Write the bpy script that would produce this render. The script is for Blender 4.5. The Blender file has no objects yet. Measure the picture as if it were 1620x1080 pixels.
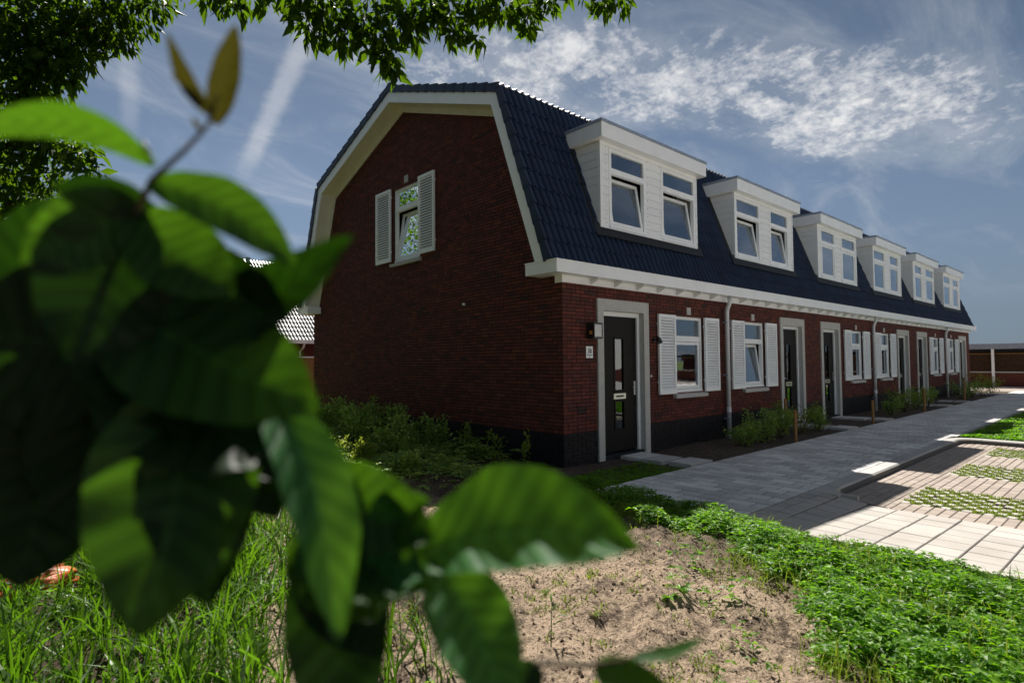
import bpy, math, random
import numpy as np
from mathutils import Matrix, Vector

random.seed(7)
RNG = np.random.default_rng(11)
scene = bpy.context.scene
COL = scene.collection
rad = math.radians

# ------------------------------------------------------------------ camera
FPX = 917.419                      # focal length in pixels of the 1620 px wide photograph
CAM = np.array([-6.509, -6.107, 1.566])
_y, _p, _r = rad(41.819), rad(2.058), rad(-0.471)
FW = np.array([math.sin(_y)*math.cos(_p), math.cos(_y)*math.cos(_p), math.sin(_p)])
_rt = np.array([math.cos(_y), -math.sin(_y), 0.0])
_up = np.cross(_rt, FW)
RT = math.cos(_r)*_rt + math.sin(_r)*_up
UP = -math.sin(_r)*_rt + math.cos(_r)*_up
cam_data = bpy.data.cameras.new('camera')
cam = bpy.data.objects.new('camera', cam_data)
COL.objects.link(cam)
cam.matrix_world = Matrix(((RT[0], UP[0], -FW[0], CAM[0]), (RT[1], UP[1], -FW[1], CAM[1]),
                           (RT[2], UP[2], -FW[2], CAM[2]), (0, 0, 0, 1)))
cam_data.sensor_fit = 'HORIZONTAL'
cam_data.sensor_width = 36.0
cam_data.lens = FPX/1620.0*36.0
cam_data.clip_start = 0.03
cam_data.clip_end = 3000.0
cam_data.dof.use_dof = True
cam_data.dof.focus_distance = 8.0
cam_data.dof.aperture_fstop = 2.7
scene.camera = cam

# ------------------------------------------------------------------ world, sun, exposure
SUN = Vector((0.335, 0.68, 1.0)).normalized()
SUN_EL = math.asin(SUN.z)
SUN_AZ = math.atan2(SUN.x, SUN.y)
world = bpy.data.worlds.new('World')
scene.world = world
world.use_nodes = True
wn, wl = world.node_tree.nodes, world.node_tree.links
bg = wn['Background']
bg.inputs['Strength'].default_value = 0.05
sky = wn.new('ShaderNodeTexSky')
sky.sky_type = 'NISHITA'
sky.sun_disc = False
sky.sun_elevation = SUN_EL
sky.sun_rotation = SUN_AZ
sky.air_density = 0.50
sky.dust_density = 0.1
sky.ozone_density = 2.0
CLOUD_RADIANCE = (6.2, 6.2, 6.25, 1)


def wmath(op, a, b=None, c=None, clamp=False):
    n = wn.new('ShaderNodeMath')
    n.operation = op
    n.use_clamp = clamp
    for i, v in enumerate((a, b, c)):
        if v is None:
            continue
        if isinstance(v, (int, float)):
            n.inputs[i].default_value = v
        else:
            wl.new(v, n.inputs[i])
    return n.outputs[0]


def wsmooth(v, a, b, lo=0.0, hi=1.0):
    n = wn.new('ShaderNodeMapRange')
    n.interpolation_type = 'SMOOTHSTEP'
    n.inputs['From Min'].default_value = a
    n.inputs['From Max'].default_value = b
    n.inputs['To Min'].default_value = lo
    n.inputs['To Max'].default_value = hi
    wl.new(v, n.inputs['Value'])
    return n.outputs[0]


def wnoise(vec, scale, detail=5.0, rough=0.55, dist=0.0):
    n = wn.new('ShaderNodeTexNoise')
    n.inputs['Scale'].default_value = scale
    n.inputs['Detail'].default_value = detail
    n.inputs['Roughness'].default_value = rough
    n.inputs['Distortion'].default_value = dist
    wl.new(vec, n.inputs['Vector'])
    return n.outputs['Fac']


tc = wn.new('ShaderNodeTexCoord')
sep = wn.new('ShaderNodeSeparateXYZ')
wl.new(tc.outputs['Generated'], sep.inputs[0])
dz = wmath('ADD', wmath('MAXIMUM', sep.outputs['Z'], 0.0), 0.25)      # a slightly domed cloud layer seen from below
px_, py_ = wmath('DIVIDE', sep.outputs['X'], dz), wmath('DIVIDE', sep.outputs['Y'], dz)
comb = wn.new('ShaderNodeCombineXYZ')
wl.new(px_, comb.inputs[0])
wl.new(py_, comb.inputs[1])
P = comb.outputs[0]
street = wmath('ADD', wmath('MULTIPLY', px_, 0.606), wmath('MULTIPLY', py_, 0.795))
big = wnoise(P, 1.7, 4.0, 0.5, 0.3)
street = wmath('ADD', street, wmath('MULTIPLY', wmath('SUBTRACT', big, 0.5), 0.42))
band = wmath('COSINE', wmath('MULTIPLY', wmath('SUBTRACT', street, 1.25), 2*math.pi/0.80))
along_s = wmath('SUBTRACT', wmath('MULTIPLY', px_, 0.795), wmath('MULTIPLY', py_, 0.606))
along_s = wmath('ADD', along_s, wmath('MULTIPLY', wmath('SUBTRACT', wnoise(P, 1.1, 3.0, 0.5, 0.2), 0.5), 0.8))
mass = wsmooth(wmath('COSINE', wmath('MULTIPLY', wmath('SUBTRACT', along_s, 0.52), math.pi*0.85)), -0.95, 0.30)
band = wmath('MULTIPLY', wsmooth(band, -0.80, 0.80), mass)
mid = wnoise(P, 4.0, 5.0, 0.6, 0.4)
band = wmath('MULTIPLY', band, wsmooth(mid, 0.22, 0.62))
n1, n2, n3 = wnoise(P, 13.0, 4.0, 0.55, 0.3), wnoise(P, 31.0, 4.0, 0.55, 0.15), wnoise(P, 85.0, 3.0, 0.6, 0.0)
puff = wmath('ADD', wmath('MULTIPLY', n1, 0.42), wmath('ADD', wmath('MULTIPLY', n2, 0.40), wmath('MULTIPLY', n3, 0.18)))
thr = wmath('MULTIPLY_ADD', band, -0.22, 0.60)
puffs = wmath('DIVIDE', wmath('SUBTRACT', puff, thr), 0.22, clamp=True)
fade = wsmooth(sep.outputs['Z'], 0.13, 0.33)
cumulus = wmath('MULTIPLY', wmath('MULTIPLY', wsmooth(band, 0.0, 0.60), fade), wmath('MULTIPLY_ADD', puffs, 0.78, 0.12))
mp = wn.new('ShaderNodeMapping')                # thin high veil, drawn out along the streets
mp.inputs['Rotation'].default_value = (0, 0, rad(37))
mp.inputs['Scale'].default_value = (1.1, 2.3, 1)
wl.new(P, mp.inputs['Vector'])
veil_n = wnoise(mp.outputs[0], 1.7, 8.0, 0.62, 0.9)
veil = wmath('MULTIPLY', wsmooth(veil_n, 0.42, 0.80), 0.30)
veil = wmath('MULTIPLY', veil, wsmooth(sep.outputs['Z'], 0.05, 0.2))


def contrail(x0, y0, x1, y1, width, amount):
    dx, dy = x1-x0, y1-y0
    ln = math.hypot(dx, dy)
    dx, dy = dx/ln, dy/ln
    ax, ay = wmath('SUBTRACT', px_, x0), wmath('SUBTRACT', py_, y0)
    along = wmath('ADD', wmath('MULTIPLY', ax, dx), wmath('MULTIPLY', ay, dy))
    across = wmath('ABSOLUTE', wmath('SUBTRACT', wmath('MULTIPLY', ax, dy), wmath('MULTIPLY', ay, dx)))
    across = wmath('ADD', across, wmath('MULTIPLY', wmath('SUBTRACT', puff, 0.5), width*0.9))
    m = wsmooth(across, width*0.15, width, 1.0, 0.0)
    m = wmath('MULTIPLY', m, wmath('MULTIPLY', wsmooth(along, -0.25, 0.1), wsmooth(along, ln, ln*0.55, 0.0, 1.0)))
    return wmath('MULTIPLY', m, wmath('MULTIPLY_ADD', puffs, amount*0.4, amount*0.6))


trail = wmath('ADD', contrail(0.455, 1.10, 0.525, 1.80, 0.035, 0.55), contrail(0.18, 1.30, 0.25, 1.72, 0.028, 0.26))
cover = wmath('ADD', wmath('ADD', cumulus, veil), trail, clamp=True)
cmix = wn.new('ShaderNodeMix')
cmix.data_type = 'RGBA'
wl.new(cover, cmix.inputs[0])
hs = wn.new('ShaderNodeHueSaturation')
hs.inputs['Saturation'].default_value = 0.80
hs.inputs['Hue'].default_value = 0.488
hs.inputs['Value'].default_value = 0.66
wl.new(sky.outputs[0], hs.inputs['Color'])
haze_mix = wn.new('ShaderNodeMix')              # grey haze low all round the horizon
haze_mix.data_type = 'RGBA'
wl.new(wsmooth(sep.outputs['Z'], 0.32, -0.02, 0.0, 0.88), haze_mix.inputs[0])
wl.new(hs.outputs[0], haze_mix.inputs[6])
haze_mix.inputs[7].default_value = (1.10, 1.42, 1.82, 1)
wl.new(haze_mix.outputs[2], cmix.inputs[6])
cmix.inputs[7].default_value = CLOUD_RADIANCE
wl.new(cmix.outputs[2], bg.inputs['Color'])

sun_data = bpy.data.lights.new('sun', 'SUN')
sun_data.energy = 3.9
sun_data.angle = rad(0.53)
sun_data.color = (1.0, 0.95, 0.87)
sun = bpy.data.objects.new('sun', sun_data)
COL.objects.link(sun)
sun.rotation_euler = SUN.to_track_quat('Z', 'Y').to_euler()
sun.location = (20, 30, 40)

scene.view_settings.view_transform = 'Standard'
scene.view_settings.look = 'None'
scene.view_settings.gamma = 1.0
scene.view_settings.use_curve_mapping = False
scene.view_settings.exposure = 1.4
scene.render.engine = 'CYCLES'
scene.cycles.use_denoising = True
scene.cycles.max_bounces = 8
scene.cycles.transparent_max_bounces = 12
scene.cycles.sample_clamp_indirect = 6.0


# ------------------------------------------------------------------ helpers
def at(px, py, depth):
    """point at a depth (metres along the view axis) behind a pixel of the 1620 x 1080 photograph"""
    return CAM + depth*(FW + RT*((px-810)/FPX) - UP*((py-540)/FPX))


class NT:
    """small material builder"""
    def __init__(self, name):
        self.m = bpy.data.materials.new(name)
        self.m.use_nodes = True
        self.n = self.m.node_tree.nodes
        self.l = self.m.node_tree.links
        self.b = self.n['Principled BSDF']
        self.out = self.n['Material Output']

    def new(self, t):
        return self.n.new(t)

    def set(self, sock, v):
        if isinstance(v, (int, float)):
            sock.default_value = v
        elif isinstance(v, (tuple, list)):
            sock.default_value = (*v, 1.0) if len(v) == 3 and sock.type == 'RGBA' else v
        else:
            self.l.new(v, sock)

    def math(self, op, a, b=None, c=None, clamp=False):
        n = self.new('ShaderNodeMath')
        n.operation = op
        n.use_clamp = clamp
        for i, v in enumerate((a, b, c)):
            if v is not None:
                self.set(n.inputs[i], v)
        return n.outputs[0]

    def coord(self):
        g = self.new('ShaderNodeNewGeometry')
        return g.outputs['Position']

    def noise(self, scale, detail=4.0, rough=0.55, vec=None, dist=0.0):
        n = self.new('ShaderNodeTexNoise')
        n.inputs['Scale'].default_value = scale
        n.inputs['Detail'].default_value = detail
        n.inputs['Roughness'].default_value = rough
        n.inputs['Distortion'].default_value = dist
        self.l.new(vec if vec is not None else self.coord(), n.inputs['Vector'])
        return n.outputs['Fac']

    def ramp(self, fac, stops):
        n = self.new('ShaderNodeValToRGB')
        e = n.color_ramp.elements
        while len(e) < len(stops):
            e.new(0.5)
        for i, (p, c) in enumerate(stops):
            e[i].position = p
            e[i].color = (*c, 1)
        self.l.new(fac, n.inputs[0])
        return n.outputs[0]

    def mix(self, fac, a, b, mode='MIX'):
        n = self.new('ShaderNodeMix')
        n.data_type = 'RGBA'
        n.blend_type = mode
        self.set(n.inputs[0], fac)
        self.set(n.inputs[6], a)
        self.set(n.inputs[7], b)
        return n.outputs[2]

    def rnd(self):
        """one random value for each piece, joined (face attribute) or single (object)"""
        a = self.new('ShaderNodeAttribute')
        a.attribute_name = 'rnd'
        o = self.new('ShaderNodeObjectInfo')
        return self.math('FRACT', self.math('ADD', a.outputs['Fac'], o.outputs['Random']))

    def bump(self, h, strength=0.3, dist=0.01):
        n = self.new('ShaderNodeBump')
        n.inputs['Strength'].default_value = strength
        n.inputs['Distance'].default_value = dist
        self.l.new(h, n.inputs['Height'])
        self.l.new(n.outputs[0], self.b.inputs['Normal'])

    def p(self, color=None, rough=0.6, spec=0.5, metal=0.0):
        if color is not None:
            self.set(self.b.inputs['Base Color'], color)
        self.set(self.b.inputs['Roughness'], rough)
        self.b.inputs['Specular IOR Level'].default_value = spec
        self.b.inputs['Metallic'].default_value = metal
        return self.m


def mat_brick(name, stops, rough=0.75, tone=1.0):
    m = NT(name)
    r = m.rnd()
    c = m.ramp(r, stops)
    big = m.noise(0.9, 3)
    fine = m.noise(60, 4, 0.65)
    c = m.mix(m.math('MULTIPLY', m.math('SUBTRACT', fine, 0.35, clamp=True), 0.9*tone), c, (0.035, 0.018, 0.017), 'MIX')
    c = m.mix(m.math('MULTIPLY', big, 0.35*tone), c, (0.075, 0.034, 0.029), 'MIX')
    m.bump(fine, 0.5, 0.004)
    return m.p(c, rough, 0.25)


MAT = {}
MAT['brick'] = mat_brick('red_brick', [(0.0, (0.100, 0.027, 0.019)), (0.3, (0.185, 0.041, 0.026)), (0.55, (0.108, 0.028, 0.020)),
                                       (0.78, (0.082, 0.025, 0.019)), (0.92, (0.20, 0.054, 0.031)), (0.97, (0.034, 0.024, 0.023)), (1.0, (0.09, 0.030, 0.023))])
MAT['plinth'] = mat_brick('black_brick', [(0.0, (0.006, 0.007, 0.010)), (0.5, (0.011, 0.012, 0.016)), (1.0, (0.005, 0.006, 0.008))], 0.6, 0.15)
m = NT('mortar'); MAT['mortar'] = m.p(m.ramp(m.noise(25), [(0.3, (0.014, 0.011, 0.011)), (0.7, (0.028, 0.021, 0.020))]), 0.95, 0.1)
m = NT('white_paint'); n_ = m.noise(3.0, 5, 0.6)
MAT['white'] = m.p(m.ramp(n_, [(0.25, (0.84, 0.86, 0.88)), (0.6, (0.91, 0.93, 0.95))]), 0.36, 0.5)
m = NT('white_board'); r_ = m.rnd()
c_ = m.mix(m.math('MULTIPLY', m.noise(9, 5), 0.3), m.ramp(r_, [(0, (0.84, 0.86, 0.89)), (1, (0.91, 0.93, 0.95))]), (0.76, 0.77, 0.78))
m.bump(m.noise(45, 4), 0.15, 0.003)
MAT['board'] = m.p(c_, 0.5, 0.35)
m = NT('cream_soffit'); MAT['soffit'] = m.p(m.ramp(m.noise(5), [(0.3, (0.70, 0.66, 0.55)), (0.7, (0.78, 0.74, 0.63))]), 0.55, 0.3)
m = NT('concrete_surround'); n_ = m.noise(14, 6, 0.65)
c_ = m.mix(m.math('MULTIPLY', m.noise(1.7, 4), 0.5), m.ramp(n_, [(0.3, (0.46, 0.455, 0.44)), (0.7, (0.58, 0.575, 0.55))]), (0.42, 0.415, 0.40))
m.bump(n_, 0.25, 0.004)
MAT['concrete'] = m.p(c_, 0.85, 0.25)
m = NT('zinc_cap'); MAT['zinc'] = m.p(m.ramp(m.noise(6), [(0.3, (0.26, 0.31, 0.40)), (0.7, (0.36, 0.41, 0.50))]), 0.42, 0.5, 0.3)
m = NT('lead_flashing'); MAT['lead'] = m.p(m.ramp(m.noise(12), [(0.3, (0.010, 0.012, 0.016)), (0.7, (0.020, 0.022, 0.028))]), 0.6, 0.25)
m = NT('pipe_grey'); MAT['pipe'] = m.p(m.ramp(m.noise(3), [(0.3, (0.66, 0.68, 0.72)), (0.7, (0.73, 0.75, 0.79))]), 0.35, 0.45)


def mat_tile():
    m = NT('glazed_roof_tile')
    r = m.rnd()
    c = m.ramp(r, [(0.0, (0.006, 0.016, 0.044)), (0.5, (0.009, 0.023, 0.060)), (1.0, (0.014, 0.032, 0.076))])
    f = m.noise(40, 4)
    c = m.mix(m.math('MULTIPLY', m.noise(2.2, 4), 0.4), c, (0.011, 0.022, 0.046))
    m.bump(f, 0.10, 0.003)
    rr = m.math('MULTIPLY_ADD', m.noise(7, 4), 0.22, 0.36)
    return m.p(c, rr, 0.40)


MAT['tile'] = mat_tile()
m = NT('roof_deck'); MAT['deck'] = m.p((0.02, 0.02, 0.022), 0.9, 0.1)
m = NT('door_paint'); n_ = m.noise(30, 3)
MAT['door'] = m.p(m.ramp(m.noise(2.5), [(0.3, (0.007, 0.0055, 0.0055)), (0.7, (0.010, 0.0075, 0.0072))]), 0.5, 0.16)
m = NT('brushed_metal'); MAT['metal'] = m.p(m.ramp(m.noise(40), [(0.3, (0.50, 0.50, 0.49)), (0.7, (0.64, 0.64, 0.62))]), 0.3, 0.5, 0.8)
m = NT('black_metal'); MAT['black'] = m.p(m.ramp(m.noise(20), [(0.3, (0.012, 0.012, 0.013)), (0.7, (0.022, 0.022, 0.023))]), 0.4, 0.5)
m = NT('black_ink'); MAT['ink'] = m.p(m.ramp(m.noise(90), [(0.3, (0.012, 0.012, 0.012)), (0.7, (0.02, 0.02, 0.02))]), 0.7, 0.2)
m = NT('room_plaster'); MAT['room'] = m.p(m.ramp(m.noise(2), [(0.3, (0.16, 0.15, 0.14)), (0.7, (0.24, 0.23, 0.21))]), 0.9, 0.1)
m = NT('curtain_cloth'); wv = m.new('ShaderNodeTexWave'); wv.inputs['Scale'].default_value = 6.0; wv.inputs['Distortion'].default_value = 1.0
m.l.new(m.coord(), wv.inputs['Vector'])
m.bump(wv.outputs['Fac'], 0.5, 0.02)
MAT['curtain'] = m.p(m.ramp(m.noise(4), [(0.3, (0.66, 0.67, 0.68)), (0.7, (0.76, 0.77, 0.78))]), 0.9, 0.1)
m = NT('lamp_glass'); MAT['lampglass'] = m.p(m.ramp(m.noise(25), [(0.3, (0.42, 0.42, 0.44)), (0.7, (0.62, 0.62, 0.62))]), 0.12, 0.6)
m = NT('amber_glass'); MAT['amber'] = m.p(m.ramp(m.noise(25), [(0.3, (0.55, 0.20, 0.04)), (0.7, (0.7, 0.32, 0.08))]), 0.2, 0.6)


def mat_glass(name='window_glass', base=0.20, gain=1.6, tint=(0.60, 0.66, 0.68, 1)):
    m = NT(name)
    m.n.remove(m.b)
    gl = m.new('ShaderNodeBsdfGlossy'); gl.inputs['Roughness'].default_value = 0.015
    gl.inputs['Color'].default_value = (0.86, 0.93, 1.0, 1)
    tr = m.new('ShaderNodeBsdfTransparent'); tr.inputs['Color'].default_value = tint
    lw = m.new('ShaderNodeFresnel'); lw.inputs['IOR'].default_value = 1.52
    bp = m.new('ShaderNodeBump'); bp.inputs['Strength'].default_value = 0.05; bp.inputs['Distance'].default_value = 0.02
    m.l.new(m.noise(2.6, 2), bp.inputs['Height'])
    m.l.new(bp.outputs[0], gl.inputs['Normal'])
    f = m.math('MULTIPLY_ADD', lw.outputs[0], gain, base, clamp=True)     # coated double glazing, several faces
    mx = m.new('ShaderNodeMixShader')
    m.l.new(f, mx.inputs[0]); m.l.new(tr.outputs[0], mx.inputs[1]); m.l.new(gl.outputs[0], mx.inputs[2])
    m.l.new(mx.outputs[0], m.out.inputs['Surface'])
    return m.m


MAT['glass'] = mat_glass()
MAT['door_glass'] = mat_glass('dark_door_glass', 0.04, 1.2, (0.25, 0.27, 0.28, 1))


def mat_paver(name, lo, hi, tint):
    m = NT(name)
    c = m.ramp(m.rnd(), [(0.0, lo), (1.0, hi)])
    f = m.noise(55, 6, 0.7)
    c = m.mix(m.math('MULTIPLY', f, 0.45), c, tint)
    st = m.noise(1.3, 5, 0.6)
    c = m.mix(m.math('MULTIPLY', m.math('SUBTRACT', st, 0.45, clamp=True), 1.3), c, (0.17, 0.14, 0.115))
    m.bump(f, 0.35, 0.004)
    return m.p(c, 0.85, 0.2)


MAT['paver'] = mat_paver('grey_concrete_paver', (0.42, 0.41, 0.40), (0.74, 0.725, 0.70), (0.50, 0.49, 0.475))
MAT['slab'] = mat_paver('large_concrete_slab', (0.34, 0.32, 0.295), (0.42, 0.395, 0.365), (0.31, 0.29, 0.265))
MAT['clinker'] = mat_paver('small_parking_paver', (0.27, 0.235, 0.205), (0.35, 0.31, 0.275), (0.27, 0.20, 0.155))
MAT['kerb'] = mat_paver('kerb_concrete', (0.36, 0.35, 0.335), (0.43, 0.42, 0.40), (0.30, 0.29, 0.28))
MAT['kerb_face'] = mat_paver('tyre_blackened_kerb', (0.10, 0.10, 0.10), (0.13, 0.13, 0.128), (0.07, 0.07, 0.07))  # kerb fronts: their shade is put into the colour, over some grime
m = NT('joint_sand'); MAT['joint'] = m.p(m.ramp(m.noise(40), [(0.3, (0.022, 0.017, 0.014)), (0.7, (0.06, 0.045, 0.034))]), 0.95, 0.1)


def mat_ground():
    m = NT('sandy_soil')
    geo = m.coord()
    sx = m.new('ShaderNodeSeparateXYZ'); m.l.new(geo, sx.inputs[0])
    grain = m.noise(85, 6, 0.72)
    clump = m.noise(16, 6, 0.68)
    patch = m.noise(1.1, 4, 0.6)
    speck = m.noise(48, 5, 0.75)
    sand = m.ramp(grain, [(0.28, (0.16, 0.107, 0.07)), (0.5, (0.39, 0.295, 0.21)), (0.72, (0.51, 0.41, 0.305))])
    sand = m.mix(m.math('MULTIPLY', m.math('SUBTRACT', speck, 0.52), 7.0, clamp=True), sand, (0.085, 0.058, 0.042))
    humus = m.ramp(grain, [(0.3, (0.035, 0.026, 0.02)), (0.7, (0.10, 0.075, 0.058))])
    fac = m.math('SUBTRACT', m.math('ADD', m.math('MULTIPLY', clump, 1.5), m.math('MULTIPLY', patch, 0.95)), 1.13)
    fac = m.math('MULTIPLY', fac, 3.0, clamp=True)
    c = m.mix(fac, sand, humus)
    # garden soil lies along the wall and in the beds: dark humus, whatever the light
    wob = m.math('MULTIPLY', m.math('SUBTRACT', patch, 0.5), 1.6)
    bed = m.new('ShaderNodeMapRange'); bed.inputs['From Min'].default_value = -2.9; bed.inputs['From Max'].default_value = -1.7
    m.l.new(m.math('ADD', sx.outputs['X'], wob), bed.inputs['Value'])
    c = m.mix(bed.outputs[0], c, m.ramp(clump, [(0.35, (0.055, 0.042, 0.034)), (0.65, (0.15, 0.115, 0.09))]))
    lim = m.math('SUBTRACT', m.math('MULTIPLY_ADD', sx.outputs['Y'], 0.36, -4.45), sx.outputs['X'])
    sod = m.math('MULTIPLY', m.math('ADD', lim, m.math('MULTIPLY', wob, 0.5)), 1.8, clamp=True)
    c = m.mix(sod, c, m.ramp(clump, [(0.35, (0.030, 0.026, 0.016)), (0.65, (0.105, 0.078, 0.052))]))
    far = m.new('ShaderNodeVectorMath'); far.operation = 'LENGTH'; m.l.new(geo, far.inputs[0])
    fr = m.new('ShaderNodeMapRange'); fr.inputs['From Min'].default_value = 28; fr.inputs['From Max'].default_value = 45
    m.l.new(far.outputs['Value'], fr.inputs['Value'])
    c = m.mix(fr.outputs[0], c, m.ramp(m.noise(0.25, 5), [(0.35, (0.05, 0.085, 0.025)), (0.65, (0.12, 0.14, 0.055))]))
    h = m.math('ADD', m.math('MULTIPLY', grain, 0.4), clump)
    m.bump(h, 1.0, 0.045)
    return m.p(c, 0.95, 0.1)


MAT['ground'] = mat_ground()


def mat_leaf(name, lo, hi, trans, rough=0.45, tmix=0.45, spec=0.4):
    m = NT(name)
    c = m.ramp(m.rnd(), [(0.0, lo), (1.0, hi)])
    m.p(c, rough, spec)
    t = m.new('ShaderNodeBsdfTranslucent')
    m.set(t.inputs['Color'], trans)
    mx = m.new('ShaderNodeMixShader'); mx.inputs[0].default_value = tmix
    m.l.new(m.b.outputs[0], mx.inputs[1]); m.l.new(t.outputs[0], mx.inputs[2])
    m.l.new(mx.outputs[0], m.out.inputs['Surface'])
    return m.m


MAT['clover'] = mat_leaf('clover_leaf', (0.009, 0.048, 0.003), (0.12, 0.25, 0.008), (0.24, 0.54, 0.008), 0.45, 0.42, 0.25)
MAT['grass'] = mat_leaf('grass_blade', (0.008, 0.028, 0.003), (0.065, 0.140, 0.009), (0.16, 0.36, 0.010), 0.45, 0.32, 0.25)
MAT['turf'] = mat_leaf('paver_turf', (0.07, 0.13, 0.010), (0.17, 0.20, 0.03), (0.30, 0.40, 0.03), 0.6, 0.35, 0.2)
MAT['shrub'] = mat_leaf('shrub_leaf', (0.05, 0.13, 0.020), (0.30, 0.42, 0.085), (0.34, 0.50, 0.06), 0.45, 0.35, 0.35)
MAT['yellow_shrub'] = mat_leaf('young_shrub_leaf', (0.07, 0.12, 0.012), (0.18, 0.22, 0.035), (0.34, 0.42, 0.04), 0.5, 0.4, 0.25)
MAT['crown'] = mat_leaf('tree_leaf', (0.008, 0.026, 0.003), (0.032, 0.070, 0.006), (0.12, 0.23, 0.006), 0.55, 0.40, 0.12)
m = NT('bark'); n_ = m.noise(22, 6, 0.65); m.bump(n_, 0.9, 0.02)
MAT['bark'] = m.p(m.ramp(n_, [(0.3, (0.03, 0.022, 0.016)), (0.7, (0.085, 0.065, 0.048))]), 0.9, 0.15)
m = NT('green_twig'); MAT['twig'] = m.p(m.ramp(m.noise(60), [(0.3, (0.045, 0.038, 0.018)), (0.7, (0.08, 0.06, 0.03))]), 0.6, 0.3)
m = NT('stake_wood'); n_ = m.noise(30, 5); MAT['stake'] = m.p(m.ramp(n_, [(0.3, (0.24, 0.12, 0.045)), (0.7, (0.38, 0.21, 0.085))]), 0.8, 0.2)
m = NT('fence_wood'); n_ = m.noise(12, 5); MAT['fence'] = m.p(m.ramp(n_, [(0.3, (0.22, 0.11, 0.04)), (0.7, (0.34, 0.19, 0.075))]), 0.8, 0.2)


def mat_bigleaf(name, base, dark, trans, tmix, rough=0.36):
    """near leaves: side veins follow the blade (attribute: along, across)"""
    m = NT(name)
    a = m.new('ShaderNodeAttribute'); a.attribute_name = 'blade'
    s = m.new('ShaderNodeSeparateXYZ'); m.l.new(a.outputs['Vector'], s.inputs[0])
    ab = m.math('ABSOLUTE', s.outputs['Y'])
    ph = m.math('SUBTRACT', m.math('MULTIPLY', s.outputs['X'], 58.0), m.math('MULTIPLY', ab, 9.0))
    vein = m.math('MULTIPLY_ADD', m.math('SINE', ph), 0.5, 0.5)
    midrib = m.math('SUBTRACT', 1.0, m.math('MULTIPLY', ab, 16.0), clamp=True)
    n = m.noise(60, 4)
    c = m.mix(m.math('MULTIPLY_ADD', vein, 0.42, m.math('MULTIPLY', n, 0.35)), base, dark)
    c = m.mix(m.math('MULTIPLY', midrib, 0.7), c, tuple(min(1, x*1.8) for x in base))
    m.p(c, rough, 0.22)
    m.bump(m.math('ADD', m.math('POWER', vein, 3.0), m.math('MULTIPLY', n, 0.3)), 0.35, 0.003)
    t = m.new('ShaderNodeBsdfTranslucent')
    m.set(t.inputs['Color'], m.mix(m.math('MULTIPLY', vein, 0.48), trans, tuple(x*0.35 for x in trans)))
    mx = m.new('ShaderNodeMixShader'); mx.inputs[0].default_value = tmix
    m.l.new(m.b.outputs[0], mx.inputs[1]); m.l.new(t.outputs[0], mx.inputs[2])
    m.l.new(mx.outputs[0], m.out.inputs['Surface'])
    return m.m


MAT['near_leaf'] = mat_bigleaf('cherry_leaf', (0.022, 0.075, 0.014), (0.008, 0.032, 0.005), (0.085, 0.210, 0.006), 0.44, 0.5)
MAT['near_leaf_lit'] = mat_bigleaf('sunlit_cherry_leaf', (0.036, 0.145, 0.040), (0.012, 0.060, 0.014), (0.13, 0.32, 0.008), 0.42, 0.58)  # lighter copy: the light on these leaves is put into its colour
MAT['near_leaf_dark'] = mat_bigleaf('older_cherry_leaf', (0.007, 0.026, 0.004), (0.003, 0.012, 0.002), (0.020, 0.065, 0.002), 0.30, 0.55)  # darker copy: the shade within the leaf mass is put into its colour
MAT['near_leaf_young'] = mat_bigleaf('young_cherry_leaf', (0.022, 0.026, 0.006), (0.016, 0.013, 0.005), (0.09, 0.08, 0.006), 0.35)


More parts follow.
